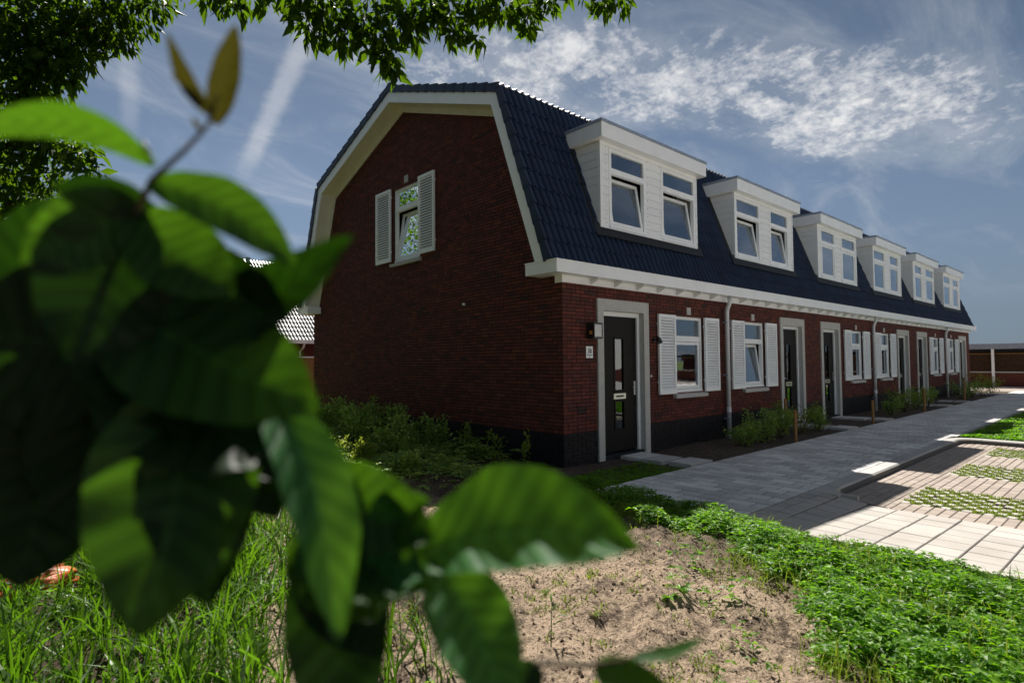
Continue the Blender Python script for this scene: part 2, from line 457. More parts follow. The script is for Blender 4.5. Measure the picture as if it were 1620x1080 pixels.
class MB:
    """collects faces; T maps (u, d, z) to world; build() links them as one mesh object"""
    def __init__(self, T=None):
        self.v, self.f, self.r = [], [], []
        self.T = T or (lambda u, d, z: (u, d, z))

    def add(self, pts, faces, r=None):
        k = len(self.v)
        self.v += [tuple(map(float, self.T(*p))) for p in pts]
        rr = random.random() if r is None else r
        for f in faces:
            self.f.append(tuple(k+i for i in f))
            self.r.append(rr)
        return self

    def box(self, u0, u1, d0, d1, z0, z1, r=None, skip=()):
        pts = [(u0, d0, z0), (u1, d0, z0), (u1, d1, z0), (u0, d1, z0), (u0, d0, z1), (u1, d0, z1), (u1, d1, z1), (u0, d1, z1)]
        fs = {'b': (0, 3, 2, 1), 't': (4, 5, 6, 7), 'f': (0, 1, 5, 4), 'k': (2, 3, 7, 6), 'l': (3, 0, 4, 7), 'r': (1, 2, 6, 5)}
        return self.add(pts, [q for k_, q in fs.items() if k_ not in skip], r)

    def quad(self, *pts, r=None):
        return self.add(pts, [tuple(range(len(pts)))], r)

    def prism(self, poly, axis, a, b, r=None):
        """poly of 2-d points swept along axis 0 (u), 1 (d) or 2 (z) from a to b"""
        def mk(p, t):
            q = list(p)
            q.insert(axis, t)
            return tuple(q)
        n = len(poly)
        pts = [mk(p, a) for p in poly]+[mk(p, b) for p in poly]
        fs = [tuple(range(n-1, -1, -1)), tuple(range(n, 2*n))]+[(i, (i+1) % n, n+(i+1) % n, n+i) for i in range(n)]
        return self.add(pts, fs, r)

    def tube(self, pts, rads, seg=8, r=None, caps=True):
        pts = [Vector(p) for p in pts]
        if isinstance(rads, (int, float)):
            rads = [rads]*len(pts)
        k = len(self.v)
        vs = []
        ref = Vector((0.31, 0.57, 0.76))
        for i, p in enumerate(pts):
            d = (pts[min(i+1, len(pts)-1)]-pts[max(i-1, 0)]).normalized()
            a = d.cross(ref).normalized()
            b = d.cross(a)
            for j in range(seg):
                t = 2*math.pi*j/seg
                vs.append(tuple(p+(a*math.cos(t)+b*math.sin(t))*rads[i]))
        self.v += vs
        rr = random.random() if r is None else r
        for i in range(len(pts)-1):
            for j in range(seg):
                self.f.append((k+i*seg+j, k+i*seg+(j+1) % seg, k+(i+1)*seg+(j+1) % seg, k+(i+1)*seg+j))
                self.r.append(rr)
        if caps:
            self.f.append(tuple(k+j for j in range(seg)))
            self.f.append(tuple(k+(len(pts)-1)*seg+j for j in range(seg)))
            self.r += [rr, rr]
        return self

    def mesh(self, name, mat, smooth=False):
        me = bpy.data.meshes.new(name)
        me.from_pydata(self.v, [], self.f)
        if mat:
            me.materials.append(MAT[mat] if isinstance(mat, str) else mat)
        at_ = me.attributes.new('rnd', 'FLOAT', 'FACE')
        at_.data.foreach_set('value', np.array(self.r, dtype=np.float32))
        if smooth:
            me.polygons.foreach_set('use_smooth', [True]*len(self.f))
        me.update()
        return me

    def build(self, name, mat, parent=None, smooth=False, kind=None):
        return link(name, self.mesh(name, mat, smooth), parent, kind)


def link(name, data, parent=None, kind=None):
    o = bpy.data.objects.new(name, data)
    COL.objects.link(o)
    if parent is not None:
        o.parent = parent
        o.matrix_parent_inverse = WORLD.get(parent.name, Matrix()).inverted()
        WORLD[o.name] = Matrix()
    if kind:
        o['kind'] = kind
    return o


WORLD = {}


def tag(o, label, cat, group=None):
    o['label'] = label
    o['category'] = cat
    if group:
        o['group'] = group
    return o


def thing(name, loc, label, cat, group=None):
    e = bpy.data.objects.new(name, None)
    COL.objects.link(e)
    e.location = loc
    e.empty_display_size = 0.2
    WORLD[e.name] = Matrix.Translation(loc)
    return tag(e, label, cat, group)


def piece(name, me, parent, mat4):
    """one of many alike pieces that share mesh data"""
    o = bpy.data.objects.new(name, me)
    COL.objects.link(o)
    o.parent = parent
    o.matrix_parent_inverse = WORLD.get(parent.name, Matrix()).inverted()
    o.matrix_basis = mat4
    return o


def np_mesh(name, verts, faces, mat, rnd=None, smooth=False):
    """faces: (n, k) int array"""
    verts = np.asarray(verts, dtype=np.float32)
    faces = np.asarray(faces, dtype=np.int32)
    me = bpy.data.meshes.new(name)
    n, k = faces.shape
    me.vertices.add(len(verts))
    me.vertices.foreach_set('co', verts.ravel())
    me.loops.add(n*k)
    me.loops.foreach_set('vertex_index', faces.ravel())
    me.polygons.add(n)
    me.polygons.foreach_set('loop_start', np.arange(0, n*k, k, dtype=np.int32))
    me.polygons.foreach_set('use_smooth', np.full(n, bool(smooth)))
    me.update(calc_edges=True)
    a = me.attributes.new('rnd', 'FLOAT', 'FACE')
    a.data.foreach_set('value', (np.zeros(n) if rnd is None else rnd).astype(np.float32))
    me.materials.append(MAT[mat])
    return me


def unit(v):
    return v/np.maximum(np.linalg.norm(v, axis=-1, keepdims=True), 1e-9)


def leaf_mesh(name, pos, direc, normal, length, width, mat, fold=0.25, rng=RNG):
    """many leaves: base, two shoulders, midrib point, tip: four triangles each"""
    n = len(pos)
    d = unit(direc)
    s = unit(np.cross(d, normal))
    nn = np.cross(s, d)
    L, W = np.asarray(length).reshape(-1, 1), np.asarray(width).reshape(-1, 1)
    a = pos
    b = pos+d*L*0.42+s*W*0.5+nn*W*fold
    c = pos+d*L*0.45
    e = pos+d*L*0.42-s*W*0.5+nn*W*fold
    t = pos+d*L-nn*L*0.12
    v = np.stack([a, b, c, e, t], 1).reshape(-1, 3)
    k = np.arange(n)[:, None]*5
    f = np.concatenate([k+np.array([[0, 1, 2]]), k+np.array([[0, 2, 3]]), k+np.array([[2, 1, 4]]), k+np.array([[2, 4, 3]])], 1).reshape(-1, 3)
    return np_mesh(name, v, f, mat, np.repeat(rng.random(n), 4))


def blade_mesh(name, pos, lean, height, width, mat, rng=RNG):
    """grass blades: three levels and a tip"""
    n = len(pos)
    L, W = np.asarray(height).reshape(-1, 1), np.asarray(width).reshape(-1, 1)
    up = np.tile(np.array([[0, 0, 1.0]]), (n, 1))
    s = unit(np.cross(lean+1e-6, up))
    tw = unit(s+0.4*rng.normal(size=(n, 3)))
    pts = []
    for h, w in ((0, 0.55), (0.38, 1.0), (0.72, 0.8)):
        c = pos+up*L*h*(1-0.25*h*np.linalg.norm(lean, axis=1, keepdims=True))+lean*L*h*h
        pts += [c-tw*W*w*0.5, c+tw*W*w*0.5]
    pts.append(pos+up*L*(1-0.28*np.linalg.norm(lean, axis=1, keepdims=True))+lean*L)
    v = np.stack(pts, 1).reshape(-1, 3)
    k = np.arange(n)[:, None]*7
    tr = [(0, 1, 3), (0, 3, 2), (2, 3, 5), (2, 5, 4), (4, 5, 6)]
    f = np.concatenate([k+np.array([t]) for t in tr], 1).reshape(-1, 3)
    return np_mesh(name, v, f, mat, np.repeat(rng.random(n), 5))


# ------------------------------------------------------------------ ground
def smooth01(x):
    x = np.clip(x, 0, 1)
    return x*x*(3-2*x)


_gk = RNG.normal(size=(46, 2))*np.repeat(np.array([0.7, 2.0, 6.0, 13.0]), [8, 10, 12, 16])[:, None]*1.15
_gp = RNG.random(46)*6.28
_ga = np.repeat(np.array([0.012, 0.009, 0.0060, 0.0050]), [8, 10, 12, 16])


def ground_z(x, y):
    x, y = np.asarray(x, float), np.asarray(y, float)
    z = np.full(np.broadcast(x, y).shape, -0.045)
    open_soil = smooth01((-0.75-x)/0.5)                         # the loose ground west of the paving
    b = sum(a*np.sin(k[0]*x+k[1]*y+p) for a, k, p in zip(_ga, _gk, _gp))
    near = smooth01((14-np.hypot(x+5, y))/6)
    z = z+b*(0.35+0.65*open_soil)*near
    z = z+0.12*np.exp(-((x+2.75)**2/0.8+(y+3.25)**2/0.9))       # the heap of sand
    z = z+0.05*np.exp(-((x+4.2)**2/1.0+(y+2.0)**2/2.0))
    z = z+0.035*open_soil*near
    pav = (x > -0.98) & (y < -1.43) & (y > -3.42)
    park = (x > -0.98) & (y <= -3.30) & (x < 7.95)
    z = np.where(pav | park, -0.26, z)
    house = (x > 0.1) & (x < 28.2) & (y > 0.15) & (y < 9.1)
    return np.where(house, -0.2, z)


def axis_samples(parts):
    out = []
    for a, b, st in parts:
        out += list(np.arange(a, b-1e-6, st))
    out.append(parts[-1][1])
    return np.array(out)


gx = axis_samples([(-900, -100, 160), (-100, -20, 16), (-20, -8, 1.0), (-8, -0.9, 0.04), (-0.9, 10, 0.2), (10, 40, 2), (40, 140, 20), (140, 940, 160)])
gy = axis_samples([(-900, -100, 160), (-100, -20, 16), (-20, -7, 1.0), (-7, 1.0, 0.04), (1.0, 10, 0.15), (10, 40, 2), (40, 140, 20), (140, 940, 160)])
GX, GY = np.meshgrid(gx, gy, indexing='ij')
GV = np.stack([GX, GY, ground_z(GX, GY)], -1).reshape(-1, 3)
ni, nj = len(gx), len(gy)
ii, jj = np.meshgrid(np.arange(ni-1), np.arange(nj-1), indexing='ij')
q0 = (ii*nj+jj).ravel()
ground = link('ground', np_mesh('ground', GV, np.stack([q0, q0+nj, q0+nj+1, q0+1], 1), 'ground', smooth=True), kind='structure')

# ------------------------------------------------------------------ the terrace: shared numbers (metres)
PAIR = (4.911, 14.215, 23.46)           # middle of each mirrored pair of houses
HALF = 4.911
BOUND = [0.0, 4.911, 9.563, 14.215, 18.838, 23.46, 28.371]
DEPTH = 9.26
PITCH = 0.0575                          # brick course
PLINTH = PITCH*8+0.04
PLATE = 2.794
GUT_Z0, GUT_Z1, GUT_Y = 2.90, 3.08, -0.234
VERGE = -0.362
PROFILE = [(0.005, 3.082), (1.092, 6.049), (4.63, 7.307), (8.168, 6.049), (9.255, 3.082)]   # (y, z) top of the bargeboard


def offset_profile(t):
    """the roof profile moved inwards by t, mitred"""
    n = []
    for (a, b), (c, d) in zip(PROFILE[:-1], PROFILE[1:]):
        l_ = math.hypot(c-a, d-b)
        n.append(((d-b)/l_, -(c-a)/l_))
    out = []
    for i, (y, z) in enumerate(PROFILE):
        if i == 0:
            a = n[0]; s = 1.0/a[0]
            out.append((y+t*s, z)); continue
        if i == len(PROFILE)-1:
            a = n[-1]; s = 1.0/abs(a[0])
            out.append((y-t*s, z)); continue
        a, b = n[i-1], n[i]
        mx, mz = a[0]+b[0], a[1]+b[1]
        k = t*2/(mx*mx+mz*mz)
        out.append((y+mx*k, z+mz*k))
    return out


def profile_range(z, pts):
    """y-range inside the gable at height z"""
    if z <= pts[0][1]:
        return pts[0][0], pts[-1][0]
    lo = hi = None
    for (a, b), (c, d) in zip(pts[:-1], pts[1:]):
        if (b-z)*(d-z) <= 0 and b != d:
            y = a+(z-b)/(d-b)*(c-a)
            if d > b:
                lo = y
            else:
                hi = y
    return (lo, hi) if lo is not None and hi is not None else (5, 5)


def courses(u_range, z0, z1, openings, rng):
    """bricks (u0, u1, z0, z1) laid in wild bond, cut at the openings"""
    out = []
    n = int(round((z1-z0)/PITCH))
    for c in range(n):
        za = z0+c*PITCH+0.0055
        zb = za+PITCH-0.011
        if zb > z1:
            break
        ua, ub = u_range(0.5*(za+zb))
        segs = [(ua, ub)]
        for (o0, o1, p0, p1) in openings:
            if p0 < 0.5*(za+zb) < p1:
                nxt = []
                for a, b in segs:
                    if o1 <= a or o0 >= b:
                        nxt.append((a, b))
                    else:
                        if o0-a > 0.02:
                            nxt.append((a, o0))
                        if b-o1 > 0.02:
                            nxt.append((o1, b))
                segs = nxt
        for a, b in segs:
            u = a
            first = rng.random() < 0.5
            while u < b-0.02:
                l_ = 0.10 if (first or rng.random() < 0.28) else 0.21
                first = False
                e = min(u+l_, b)
                if b-e < 0.04:
                    e = b
                out.append((u+0.001, e-0.008 if e < b else e, za, zb))
                u = e+0.001
    return out


GABLE = lambda u, d, z: (d, u, z)               # wall facing -X: u runs along Y, d into the house
FRONT = lambda u, d, z: (u, d, z)


def wall_panel(mb, u0, u1, z0, z1, openings, d, reveal):
    us = sorted({u0, u1, *[o[0] for o in openings], *[o[1] for o in openings]})
    zs = sorted({z0, z1, *[min(max(o[2], z0), z1) for o in openings], *[o[3] for o in openings]})
    us = [u for u in us if u0 <= u <= u1]
    for a, b in zip(us[:-1], us[1:]):
        for c, e in zip(zs[:-1], zs[1:]):
            if any(o[0] < (a+b)/2 < o[1] and o[2] < (c+e)/2 < o[3] for o in openings):
                continue
            mb.quad((a, d, c), (b, d, c), (b, d, e), (a, d, e))
    for o in openings:
        mb.quad((o[0], d, o[2]), (o[0], reveal, o[2]), (o[0], reveal, o[3]), (o[0], d, o[3]))
        mb.quad((o[1], d, o[2]), (o[1], reveal, o[2]), (o[1], reveal, o[3]), (o[1], d, o[3]))
        mb.quad((o[0], d, o[3]), (o[1], d, o[3]), (o[1], reveal, o[3]), (o[0], reveal, o[3]))
        mb.quad((o[0], d, o[2]), (o[1], d, o[2]), (o[1], reveal, o[2]), (o[0], reveal, o[2]))


def rect_ring(mb, u0, u1, z0, z1, w, d0, d1):
    """a rectangular frame"""
    mb.box(u0, u0+w, d0, d1, z0, z1)
    mb.box(u1-w, u1, d0, d1, z0, z1)
    mb.box(u0+w, u1-w, d0+0.001, d1, z0, z0+w)
    mb.box(u0+w, u1-w, d0+0.001, d1, z1-w, z1)


def make_window(parent, T, u0, u1, z0, z1, zt0, zt1, d, tilt, curtain=False, nested=False, fw=0.065):
    """frame with a fixed top light and an opening sash below; returns the frame object"""
    mb = MB(T)
    rect_ring(mb, u0, u1, z0, z1, fw, d, d+0.07)
    mb.box(u0+fw, u1-fw, d+0.002, d+0.068, zt0, zt1)
    mb.box(u0+0.004, u1-0.004, d-0.018, d+0.012, z0+0.004, z0+0.034)      # drip rail
    fr = mb.build('window_frame' if nested else 'window', 'white', parent)
    root = parent if nested else fr
    mb = MB(T)
    a, b = u0+fw, u1-fw
    mb.box(a+0.001, b-0.001, d+0.035, d+0.047, zt1+0.001, z1-fw-0.001)
    mb.build('pane', 'glass', root)
    sa, sb, s0, s1 = a+0.008, b-0.008, z0+fw+0.008, zt0-0.008
    ca, sn = math.cos(tilt), math.sin(tilt)

    def TT(u, dd, z):
        q, h = dd-(d+0.02), z-s0
        return T(u, d+0.02+q*ca+h*sn, s0+h*ca-q*sn)
    sw = 0.055
    mb = MB(TT)
    rect_ring(mb, sa, sb, s0, s1, sw, d+0.012, d+0.062)
    mb.build('sash', 'white', root)
    mb = MB(TT)
    mb.box(sa+sw, sb-sw, d+0.03, d+0.042, s0+sw, s1-sw)
    mb.build('pane', 'glass', root)
    if curtain:
        mb = MB(T)
        n = 14
        for i in range(n):
            p0, p1 = a+(b-a)*0.72*i/n, a+(b-a)*0.72*(i+1)/n
            e0, e1 = 0.012*math.sin(i*1.9), 0.012*math.sin((i+1)*1.9)
            mb.quad((p0, d+0.11+e0, z0+0.03), (p1, d+0.11+e1, z0+0.03), (p1, d+0.11+e1, z1-0.03), (p0, d+0.11+e0, z1-0.03))
        mb.build('curtain', 'curtain', root)
    return fr


def make_shutter(parent, T, u0, u1, z0, z1, single):
    mb = MB(T)
    w = 0.055
    mb.box(u0, u0+w, -0.062, -0.022, z0, z1)
    mb.box(u1-w, u1, -0.062, -0.022, z0, z1)
    mb.box(u0+w, u1-w, -0.061, -0.023, z0, z0+0.075)
    mb.box(u0+w, u1-w, -0.061, -0.023, z1-0.06, z1)
    for zz in (z0+0.2, z1-0.2):
        mb.box(u0+0.015, u0+0.04, -0.022, 0.004, zz, zz+0.05)
        mb.box(u1-0.04, u1-0.015, -0.022, 0.004, zz, zz+0.05)
    sh = mb.build('shutter', 'white', parent)
    a, b, c, e = u0+w, u1-w, z0+0.075, z1-0.06
    n = int(round((e-c)/0.054))
    h = (e-c)/n

    def slat(mbx, zc, ua, ub):
        # a louvre blade leaning outwards at its foot
        pts = [(ua, -0.061, zc-h*0.40), (ub, -0.061, zc-h*0.40), (ub, -0.030, zc+h*0.42), (ua, -0.030, zc+h*0.42),
               (ua, -0.054, zc-h*0.50), (ub, -0.054, zc-h*0.50), (ub, -0.024, zc+h*0.34), (ua, -0.024, zc+h*0.34)]
        mbx.add(pts, [(0, 1, 2, 3), (4, 7, 6, 5), (0, 4, 5, 1), (3, 2, 6, 7)])
    if single:
        mb = MB(T)
        slat(mb, 0.0, a, b)
        me = mb.mesh('slat', 'white')
        for i in range(n):
            piece('slat', me, sh, Matrix.Translation((0, 0, c+h*(i+0.5))))
    else:
        mb = MB(T)
        for i in range(n):
            slat(mb, c+h*(i+0.5), a, b)
        mb.build('slats', 'white', sh, kind='stuff')
    return sh


# roof tiles: two rolls each, 0.295 wide, laid at 0.315
TILE_W, TILE_P = 0.295, 0.3165


def tile_shape():
    mb = MB()
    seg = 12
    half = TILE_W/2
    us, w = [], []
    for q in range(2):                         # flat pan, then a round roll
        for o_, h_ in ((0.0, 0.0), (0.052, 0.002), (0.068, 0.030), (0.090, 0.046), (0.112, 0.030), (0.128, 0.002)):
            us.append(q*half+o_); w.append(h_)
    us.append(TILE_W); w.append(0.0)
    lo, hi = 0.036, 0.014
    ln = TILE_P+0.045
    v = [(u, 0, a+lo) for u, a in zip(us, w)]+[(u, ln, a+hi) for u, a in zip(us, w)]+[(u, 0.003, max(a*0.5, 0.0)+lo-0.026) for u, a in zip(us, w)]
    k = seg+1
    mb.add(v, [(i, i+1, k+i+1, k+i) for i in range(seg)]+[(2*k+i, 2*k+i+1, i+1, i) for i in range(seg)])
    return mb


TILE_MB = tile_shape()
TILE_ME = TILE_MB.mesh('roof_tile', 'tile', smooth=False)
TILE_V, TILE_F = np.array(TILE_MB.v), np.array(TILE_MB.f)


def slope_frame(i, x=0.0):
    """matrix with columns along the eave, up the slope, out of the slope, for roof plane i (0 front steep .. 3 back steep)"""
    (a, b), (c, d) = PROFILE[i], PROFILE[i+1]
    if i < 2:
        foot, top, ax = (a, b), (c, d), 1.0
    else:
        foot, top, ax = (c, d), (a, b), -1.0
    l_ = math.hypot(top[0]-foot[0], top[1]-foot[1])
    up = Vector((0, (top[0]-foot[0])/l_, (top[1]-foot[1])/l_))
    X = Vector((ax, 0, 0))
    N = X.cross(up)
    M = Matrix(((X.x, up.x, N.x, x), (X.y, up.y, N.y, foot[0]), (X.z, up.z, N.z, foot[1]), (0, 0, 0, 1)))
    return M, l_


def joined_tiles(name, mats, parent, mat='tile'):
    if not mats:
        return
    V, F = [], []
    for k, M in enumerate(mats):
        A = np.array(M)
        V.append(TILE_V @ A[:3, :3].T+A[:3, 3])
        F.append(TILE_F+k*len(TILE_V))
    me = np_mesh(name, np.concatenate(V), np.concatenate(F), mat, np.repeat(RNG.random(len(mats)), len(TILE_F)))
    return link(name, me, parent, 'stuff')


def steep_y(z):
    return PROFILE[0][0]+(z-PROFILE[0][1])*(PROFILE[1][0]-PROFILE[0][0])/(PROFILE[1][1]-PROFILE[0][1])


D_L, D_R, D_Y, D_Z0, D_ZF, D_ZT = 1.073, 4.124, 0.107, 3.851, 5.305, 5.606      # dormer, in the first house's x


def make_dormer(house, X, fine, tilt, curtain):
    """X maps the first house's x to this house's X (mirrored in every second house)"""
    def span(a, b):
        return tuple(sorted((X(a), X(b))))
    l_, r_ = span(D_L, D_R)
    wins = [span(1.31, 2.376), span(2.872, 3.93 if False else 4.075)]
    wins = [span(1.305, 2.35), span(2.88, 3.925)] if False else wins
    wins.sort()
    mb = MB()
    op = [(a, b, D_Z0+0.0, 5.247) for a, b in wins]
    wall_panel(mb, l_, r_, D_Z0, D_ZF, op, D_Y+0.014, D_Y+0.10)
    for x, s in ((l_, 1), (r_, -1)):
        xi = x+s*0.014
        mb.quad((xi, D_Y+0.014, D_Z0), (xi, steep_y(D_Z0)+0.05, D_Z0), (xi, steep_y(D_ZF)+0.05, D_ZF), (xi, D_Y+0.014, D_ZF))
    mb.quad((l_, D_Y+0.014, D_Z0), (r_, D_Y+0.014, D_Z0), (r_, steep_y(D_Z0)+0.05, D_Z0), (l_, steep_y(D_Z0)+0.05, D_Z0))
    # corner trims
    mb.box(l_-0.006, l_+0.05, D_Y-0.012, D_Y+0.05, D_Z0-0.02, D_ZF)
    mb.box(r_-0.05, r_+0.006, D_Y-0.012, D_Y+0.05, D_Z0-0.02, D_ZF)
    mb.box(l_+0.05, r_-0.05, D_Y-0.006, D_Y+0.014, 5.25, D_ZF)
    mb.box(l_+0.05, r_-0.05, D_Y-0.022, D_Y+0.04, D_Z0-0.02, D_Z0+0.0)
    dm = mb.build('dormer', 'white', house)
    # roof slab with its deep fascia
    fl, fr_ = l_-0.132, r_+0.132
    mb = MB()
    mb.prism([(-0.049, D_ZF), (steep_y(D_ZF)-0.02, D_ZF), (steep_y(5.578)-0.02, 5.558), (-0.049, 5.558)], 0, fl, fr_)
    mb.build('roof_fascia', 'white', dm)
    mb = MB()
    mb.prism([(-0.066, 5.560), (steep_y(5.60)+0.02, 5.560), (steep_y(5.62)+0.02, 5.617), (-0.066, 5.606)], 0, fl-0.016, fr_+0.016)
    mb.build('roof_edge_trim', 'zinc', dm)
    # cladding boards
    boards = []
    n = 10
    h = (D_ZF-D_Z0-0.01)/n
    for x, s in ((l_, -1), (r_, 1)):
        for i in range(n):
            z0, z1 = D_Z0+i*h+0.004, D_Z0+(i+1)*h-0.004
            xo = x+s*(-0.013)
            xa, xb = sorted((xo, x+s*0.002))
            b0, b1 = steep_y(z0)-0.03, steep_y(z1)-0.03
            if b0 < D_Y+0.06:
                b0 = D_Y+0.06
            m_ = MB()
            m_.prism([(D_Y+0.05, z0), (b0, z0), (max(b1, D_Y+0.06), z1), (D_Y+0.05, z1)], 0, xa, xb)
            boards.append(m_)
    mid = (wins[0][1], wins[1][0])
    outer = [(l_+0.05, wins[0][0]), mid, (wins[1][1], r_-0.05)]
    for a, b in outer:
        if b-a < 0.05:
            continue
        nb = 10
        hh = (5.25-D_Z0)/nb
        for i in range(nb):
            m_ = MB()
            m_.box(a+0.002, b-0.002, D_Y, D_Y+0.015, D_Z0+i*hh+0.003, D_Z0+(i+1)*hh-0.003)
            boards.append(m_)
    if fine:
        for m_ in boards:
            m_.build('cladding_board', 'board', dm)
    else:
        al = MB()
        for m_ in boards:
            al.add(m_.v, m_.f)
        al.build('cladding_boards', 'board', dm, kind='stuff')
    for a, b in wins:
        make_window(dm, FRONT, a+0.003, b-0.003, D_Z0+0.003, 5.244, 4.80, 4.90, D_Y-0.004, tilt, curtain, nested=True)
    if fine:
        sc_ = MB()
        for u in (l_+0.16, mid[0]+0.055 if X(1) < X(2) else mid[1]-0.055, mid[1]-0.045 if X(1) < X(2) else mid[0]+0.045, r_-0.03):
            for i in range(10):
                z = D_Z0+0.08+i*0.145
                sc_.prism([(u+0.009*math.cos(t), z+0.009*math.sin(t)) for t in np.linspace(0, 2*math.pi, 6, endpoint=False)], 1, D_Y-0.0155 if abs(u-r_) < 0.04 else D_Y-0.004, D_Y+0.002)
        sc_.build('screw_heads', 'zinc', dm, kind='stuff')
    # lead apron under the sill and soakers along the cheeks
    M, _l = slope_frame(0)
    mb = MB(lambda u, d, z: tuple(M @ Vector((u, d, z))))
    s0 = (D_Z0-0.02-PROFILE[0][1])/M[2][1]
    mb.box(l_-0.16, r_+0.16, s0-0.22, s0+0.02, 0.142, 0.166)
    s1 = (5.5-PROFILE[0][1])/M[2][1]
    for a, b in ((l_-0.16, l_+0.03), (r_-0.03, r_+0.16)):
        mb.box(a, b, s0+0.021, s1, 0.100, 0.128)
    mb.build('lead_apron', 'lead', dm)  # lead tone darkened to carry the shade under the dormer
    return dm


HOUSE_LABELS = [
    'end house of the brick terrace, with the gable wall, louvred gable window and number plate',
    'second house of the terrace from the gable end, dormer windows tilted open, mirrored front door',
    'third house of the terrace from the gable end, white-curtained dormer, door on its near side',
    'fourth house of the terrace from the gable end, right of the middle downpipe',
    'fifth house of the terrace from the gable end, second to last before the carport',
    'last and farthest house of the terrace, nearest the carport',
]
rngp = random.Random(3)
n_single_bricks = 0
for k in range(6):
    mid = PAIR[k//2]
    left = k % 2 == 0
    X = (lambda x, m_=mid: m_-HALF+x) if left else (lambda x, m_=mid: m_+HALF-x)
    xa, xb = BOUND[k], BOUND[k+1]

    def span(a, b):
        return tuple(sorted((X(a), X(b))))
    house = thing('terraced_house', (0.5*(xa+xb), 0.5*DEPTH, 0.0), HOUSE_LABELS[k], 'house', 'six terraced brick houses in a row')
    if k == 0:
        FIRST_HOUSE = house
    DO = span(0.83, 2.19)
    WO = span(3.045, 4.085)
    openings = [(*DO, -0.3, 2.585), (*WO, 0.955, 2.43)]

    # walls: mortar body, bricks proud of it
    mb = MB()
    wall_panel(mb, xa, xb, -0.3, PLATE+0.12, openings, 0.012, 0.13)
    rw_ = MB()
    rw_.quad((xa, DEPTH, -0.3), (xb, DEPTH, -0.3), (xb, DEPTH, GUT_Z1), (xa, DEPTH, GUT_Z1))
    rw_.build('rear_wall', 'brick', house)
    inner = offset_profile(0.16)
    GW = (3.98, 5.03, 3.75, 5.37)
    if k == 0:
        g = MB(GABLE)
        ys = [y for y, z in inner]
        base = [(inner[0][0]-0.04, -0.3)]
        # the gable as strips so that the window opening stays open
        wall_panel(g, 0.013, DEPTH, -0.3, 3.05, [], 0.012, 0.1)
        zs = sorted({GW[2], GW[3], inner[1][1], inner[2][1]}) if False else None
        strips = [3.05, GW[2], 4.3, 4.9, GW[3], inner[1][1], 6.5, inner[2][1]]
        for z0, z1 in zip(strips[:-1], strips[1:]):
            a0, b0 = profile_range(z0+1e-4, inner)
            a1, b1 = profile_range(z1-1e-4, inner)
            if GW[2]-1e-6 <= z0 and z1 <= GW[3]+1e-6:
                g.quad((a0, 0.012, z0), (GW[0], 0.012, z0), (GW[0], 0.012, z1), (a1, 0.012, z1))
                g.quad((GW[1], 0.012, z0), (b0, 0.012, z0), (b1, 0.012, z1), (GW[1], 0.012, z1))
            else:
                g.quad((a0, 0.012, z0), (b0, 0.012, z0), (b1, 0.012, z1), (a1, 0.012, z1))
        for u in GW[:2]:
            g.quad((u, 0.012, GW[2]), (u, 0.13, GW[2]), (u, 0.13, GW[3]), (u, 0.012, GW[3]))
        for z in GW[2:]:
            g.quad((GW[0], 0.012, z), (GW[1], 0.012, z), (GW[1], 0.13, z), (GW[0], 0.13, z))
        gw_ = g.build('gable_wall', 'mortar', house)
    if k == 5:
        fg_ = MB()
        fg_.add([(xb, y, z) for y, z in [(0.013, -0.3)]+inner+[(DEPTH, -0.3)]], [tuple(range(len(inner)+2))])
        fg_.build('gable_wall', 'brick', house)
    wall = mb.build('wall', 'mortar', house)

    fb = courses(lambda z: (xa+(0.002 if k == 0 else 0.0), xb), -0.06, PLATE+0.02, [(DO[0]-0.004, DO[1]+0.004, -1, 2.59), (WO[0], WO[1], 0.955, 2.43)], rngp)
    lists = [(FRONT, fb)]
    if k == 0:
        brk = offset_profile(0.22)
        gb = courses(lambda z: (0.019, DEPTH) if z < 3.0 else tuple(profile_range(z, brk)), -0.06, brk[2][1]-0.02, [(GW[0], GW[1], GW[2], GW[3])], rngp)
        lists.append((GABLE, gb))
    singles = set()
    if k == 0:
        cand = []
        for w, (T, bl) in enumerate(lists):
            for i, (u0, u1, z0, z1) in enumerate(bl):
                p = np.array(T(0.5*(u0+u1), 0, 0.5*(z0+z1)))
                v = p-CAM
                ds = np.linalg.norm(v)
                cosn = abs(v[1] if w == 0 else v[0])/ds
                cand.append(((u1-u0)*cosn/ds, w, i, z0))
        cand.sort(reverse=True)
        singles = {(w, i) for _, w, i, z0 in cand[:298]}
    unit_me = {}
    for w, (T, bl) in enumerate(lists):
        wpar = wall if w == 0 else gw_
        red, blk = MB(T), MB(T)
        for i, (u0, u1, z0, z1) in enumerate(bl):
            dark = z1 < PLINTH
            if (w, i) in singles:
                key = (w, dark)
                if key not in unit_me:
                    b_ = MB(T)
                    b_.box(0, 1, 0, 0.018, 0, 1, r=0.0, skip=('k',))
                    unit_me[key] = b_.mesh('brick', 'plinth' if dark else 'brick')
                off = random.uniform(-0.0018, 0.0018)
                loc = T(u0, off, z0)
                sca = Matrix.Diagonal((u1-u0, 1, z1-z0, 1)) if w == 0 else Matrix.Diagonal((1, u1-u0, z1-z0, 1))
                piece('brick', unit_me[key], wpar, Matrix.Translation(loc) @ sca)
            else:
                off = random.uniform(-0.0018, 0.0018)
                (blk if dark else red).box(u0, u1, off, 0.018, z0, z1, skip=('k',))
        red.build('brickwork', 'brick', wpar, kind='stuff')
        blk.build('plinth_brickwork', 'plinth', wpar, kind='stuff')

    # rooms behind the glass
    mb = MB()
    a, b = xa+0.12, xb-0.12
    mb.box(a, b, 0.14, 3.6, 0.0, 2.66, skip=('f',))
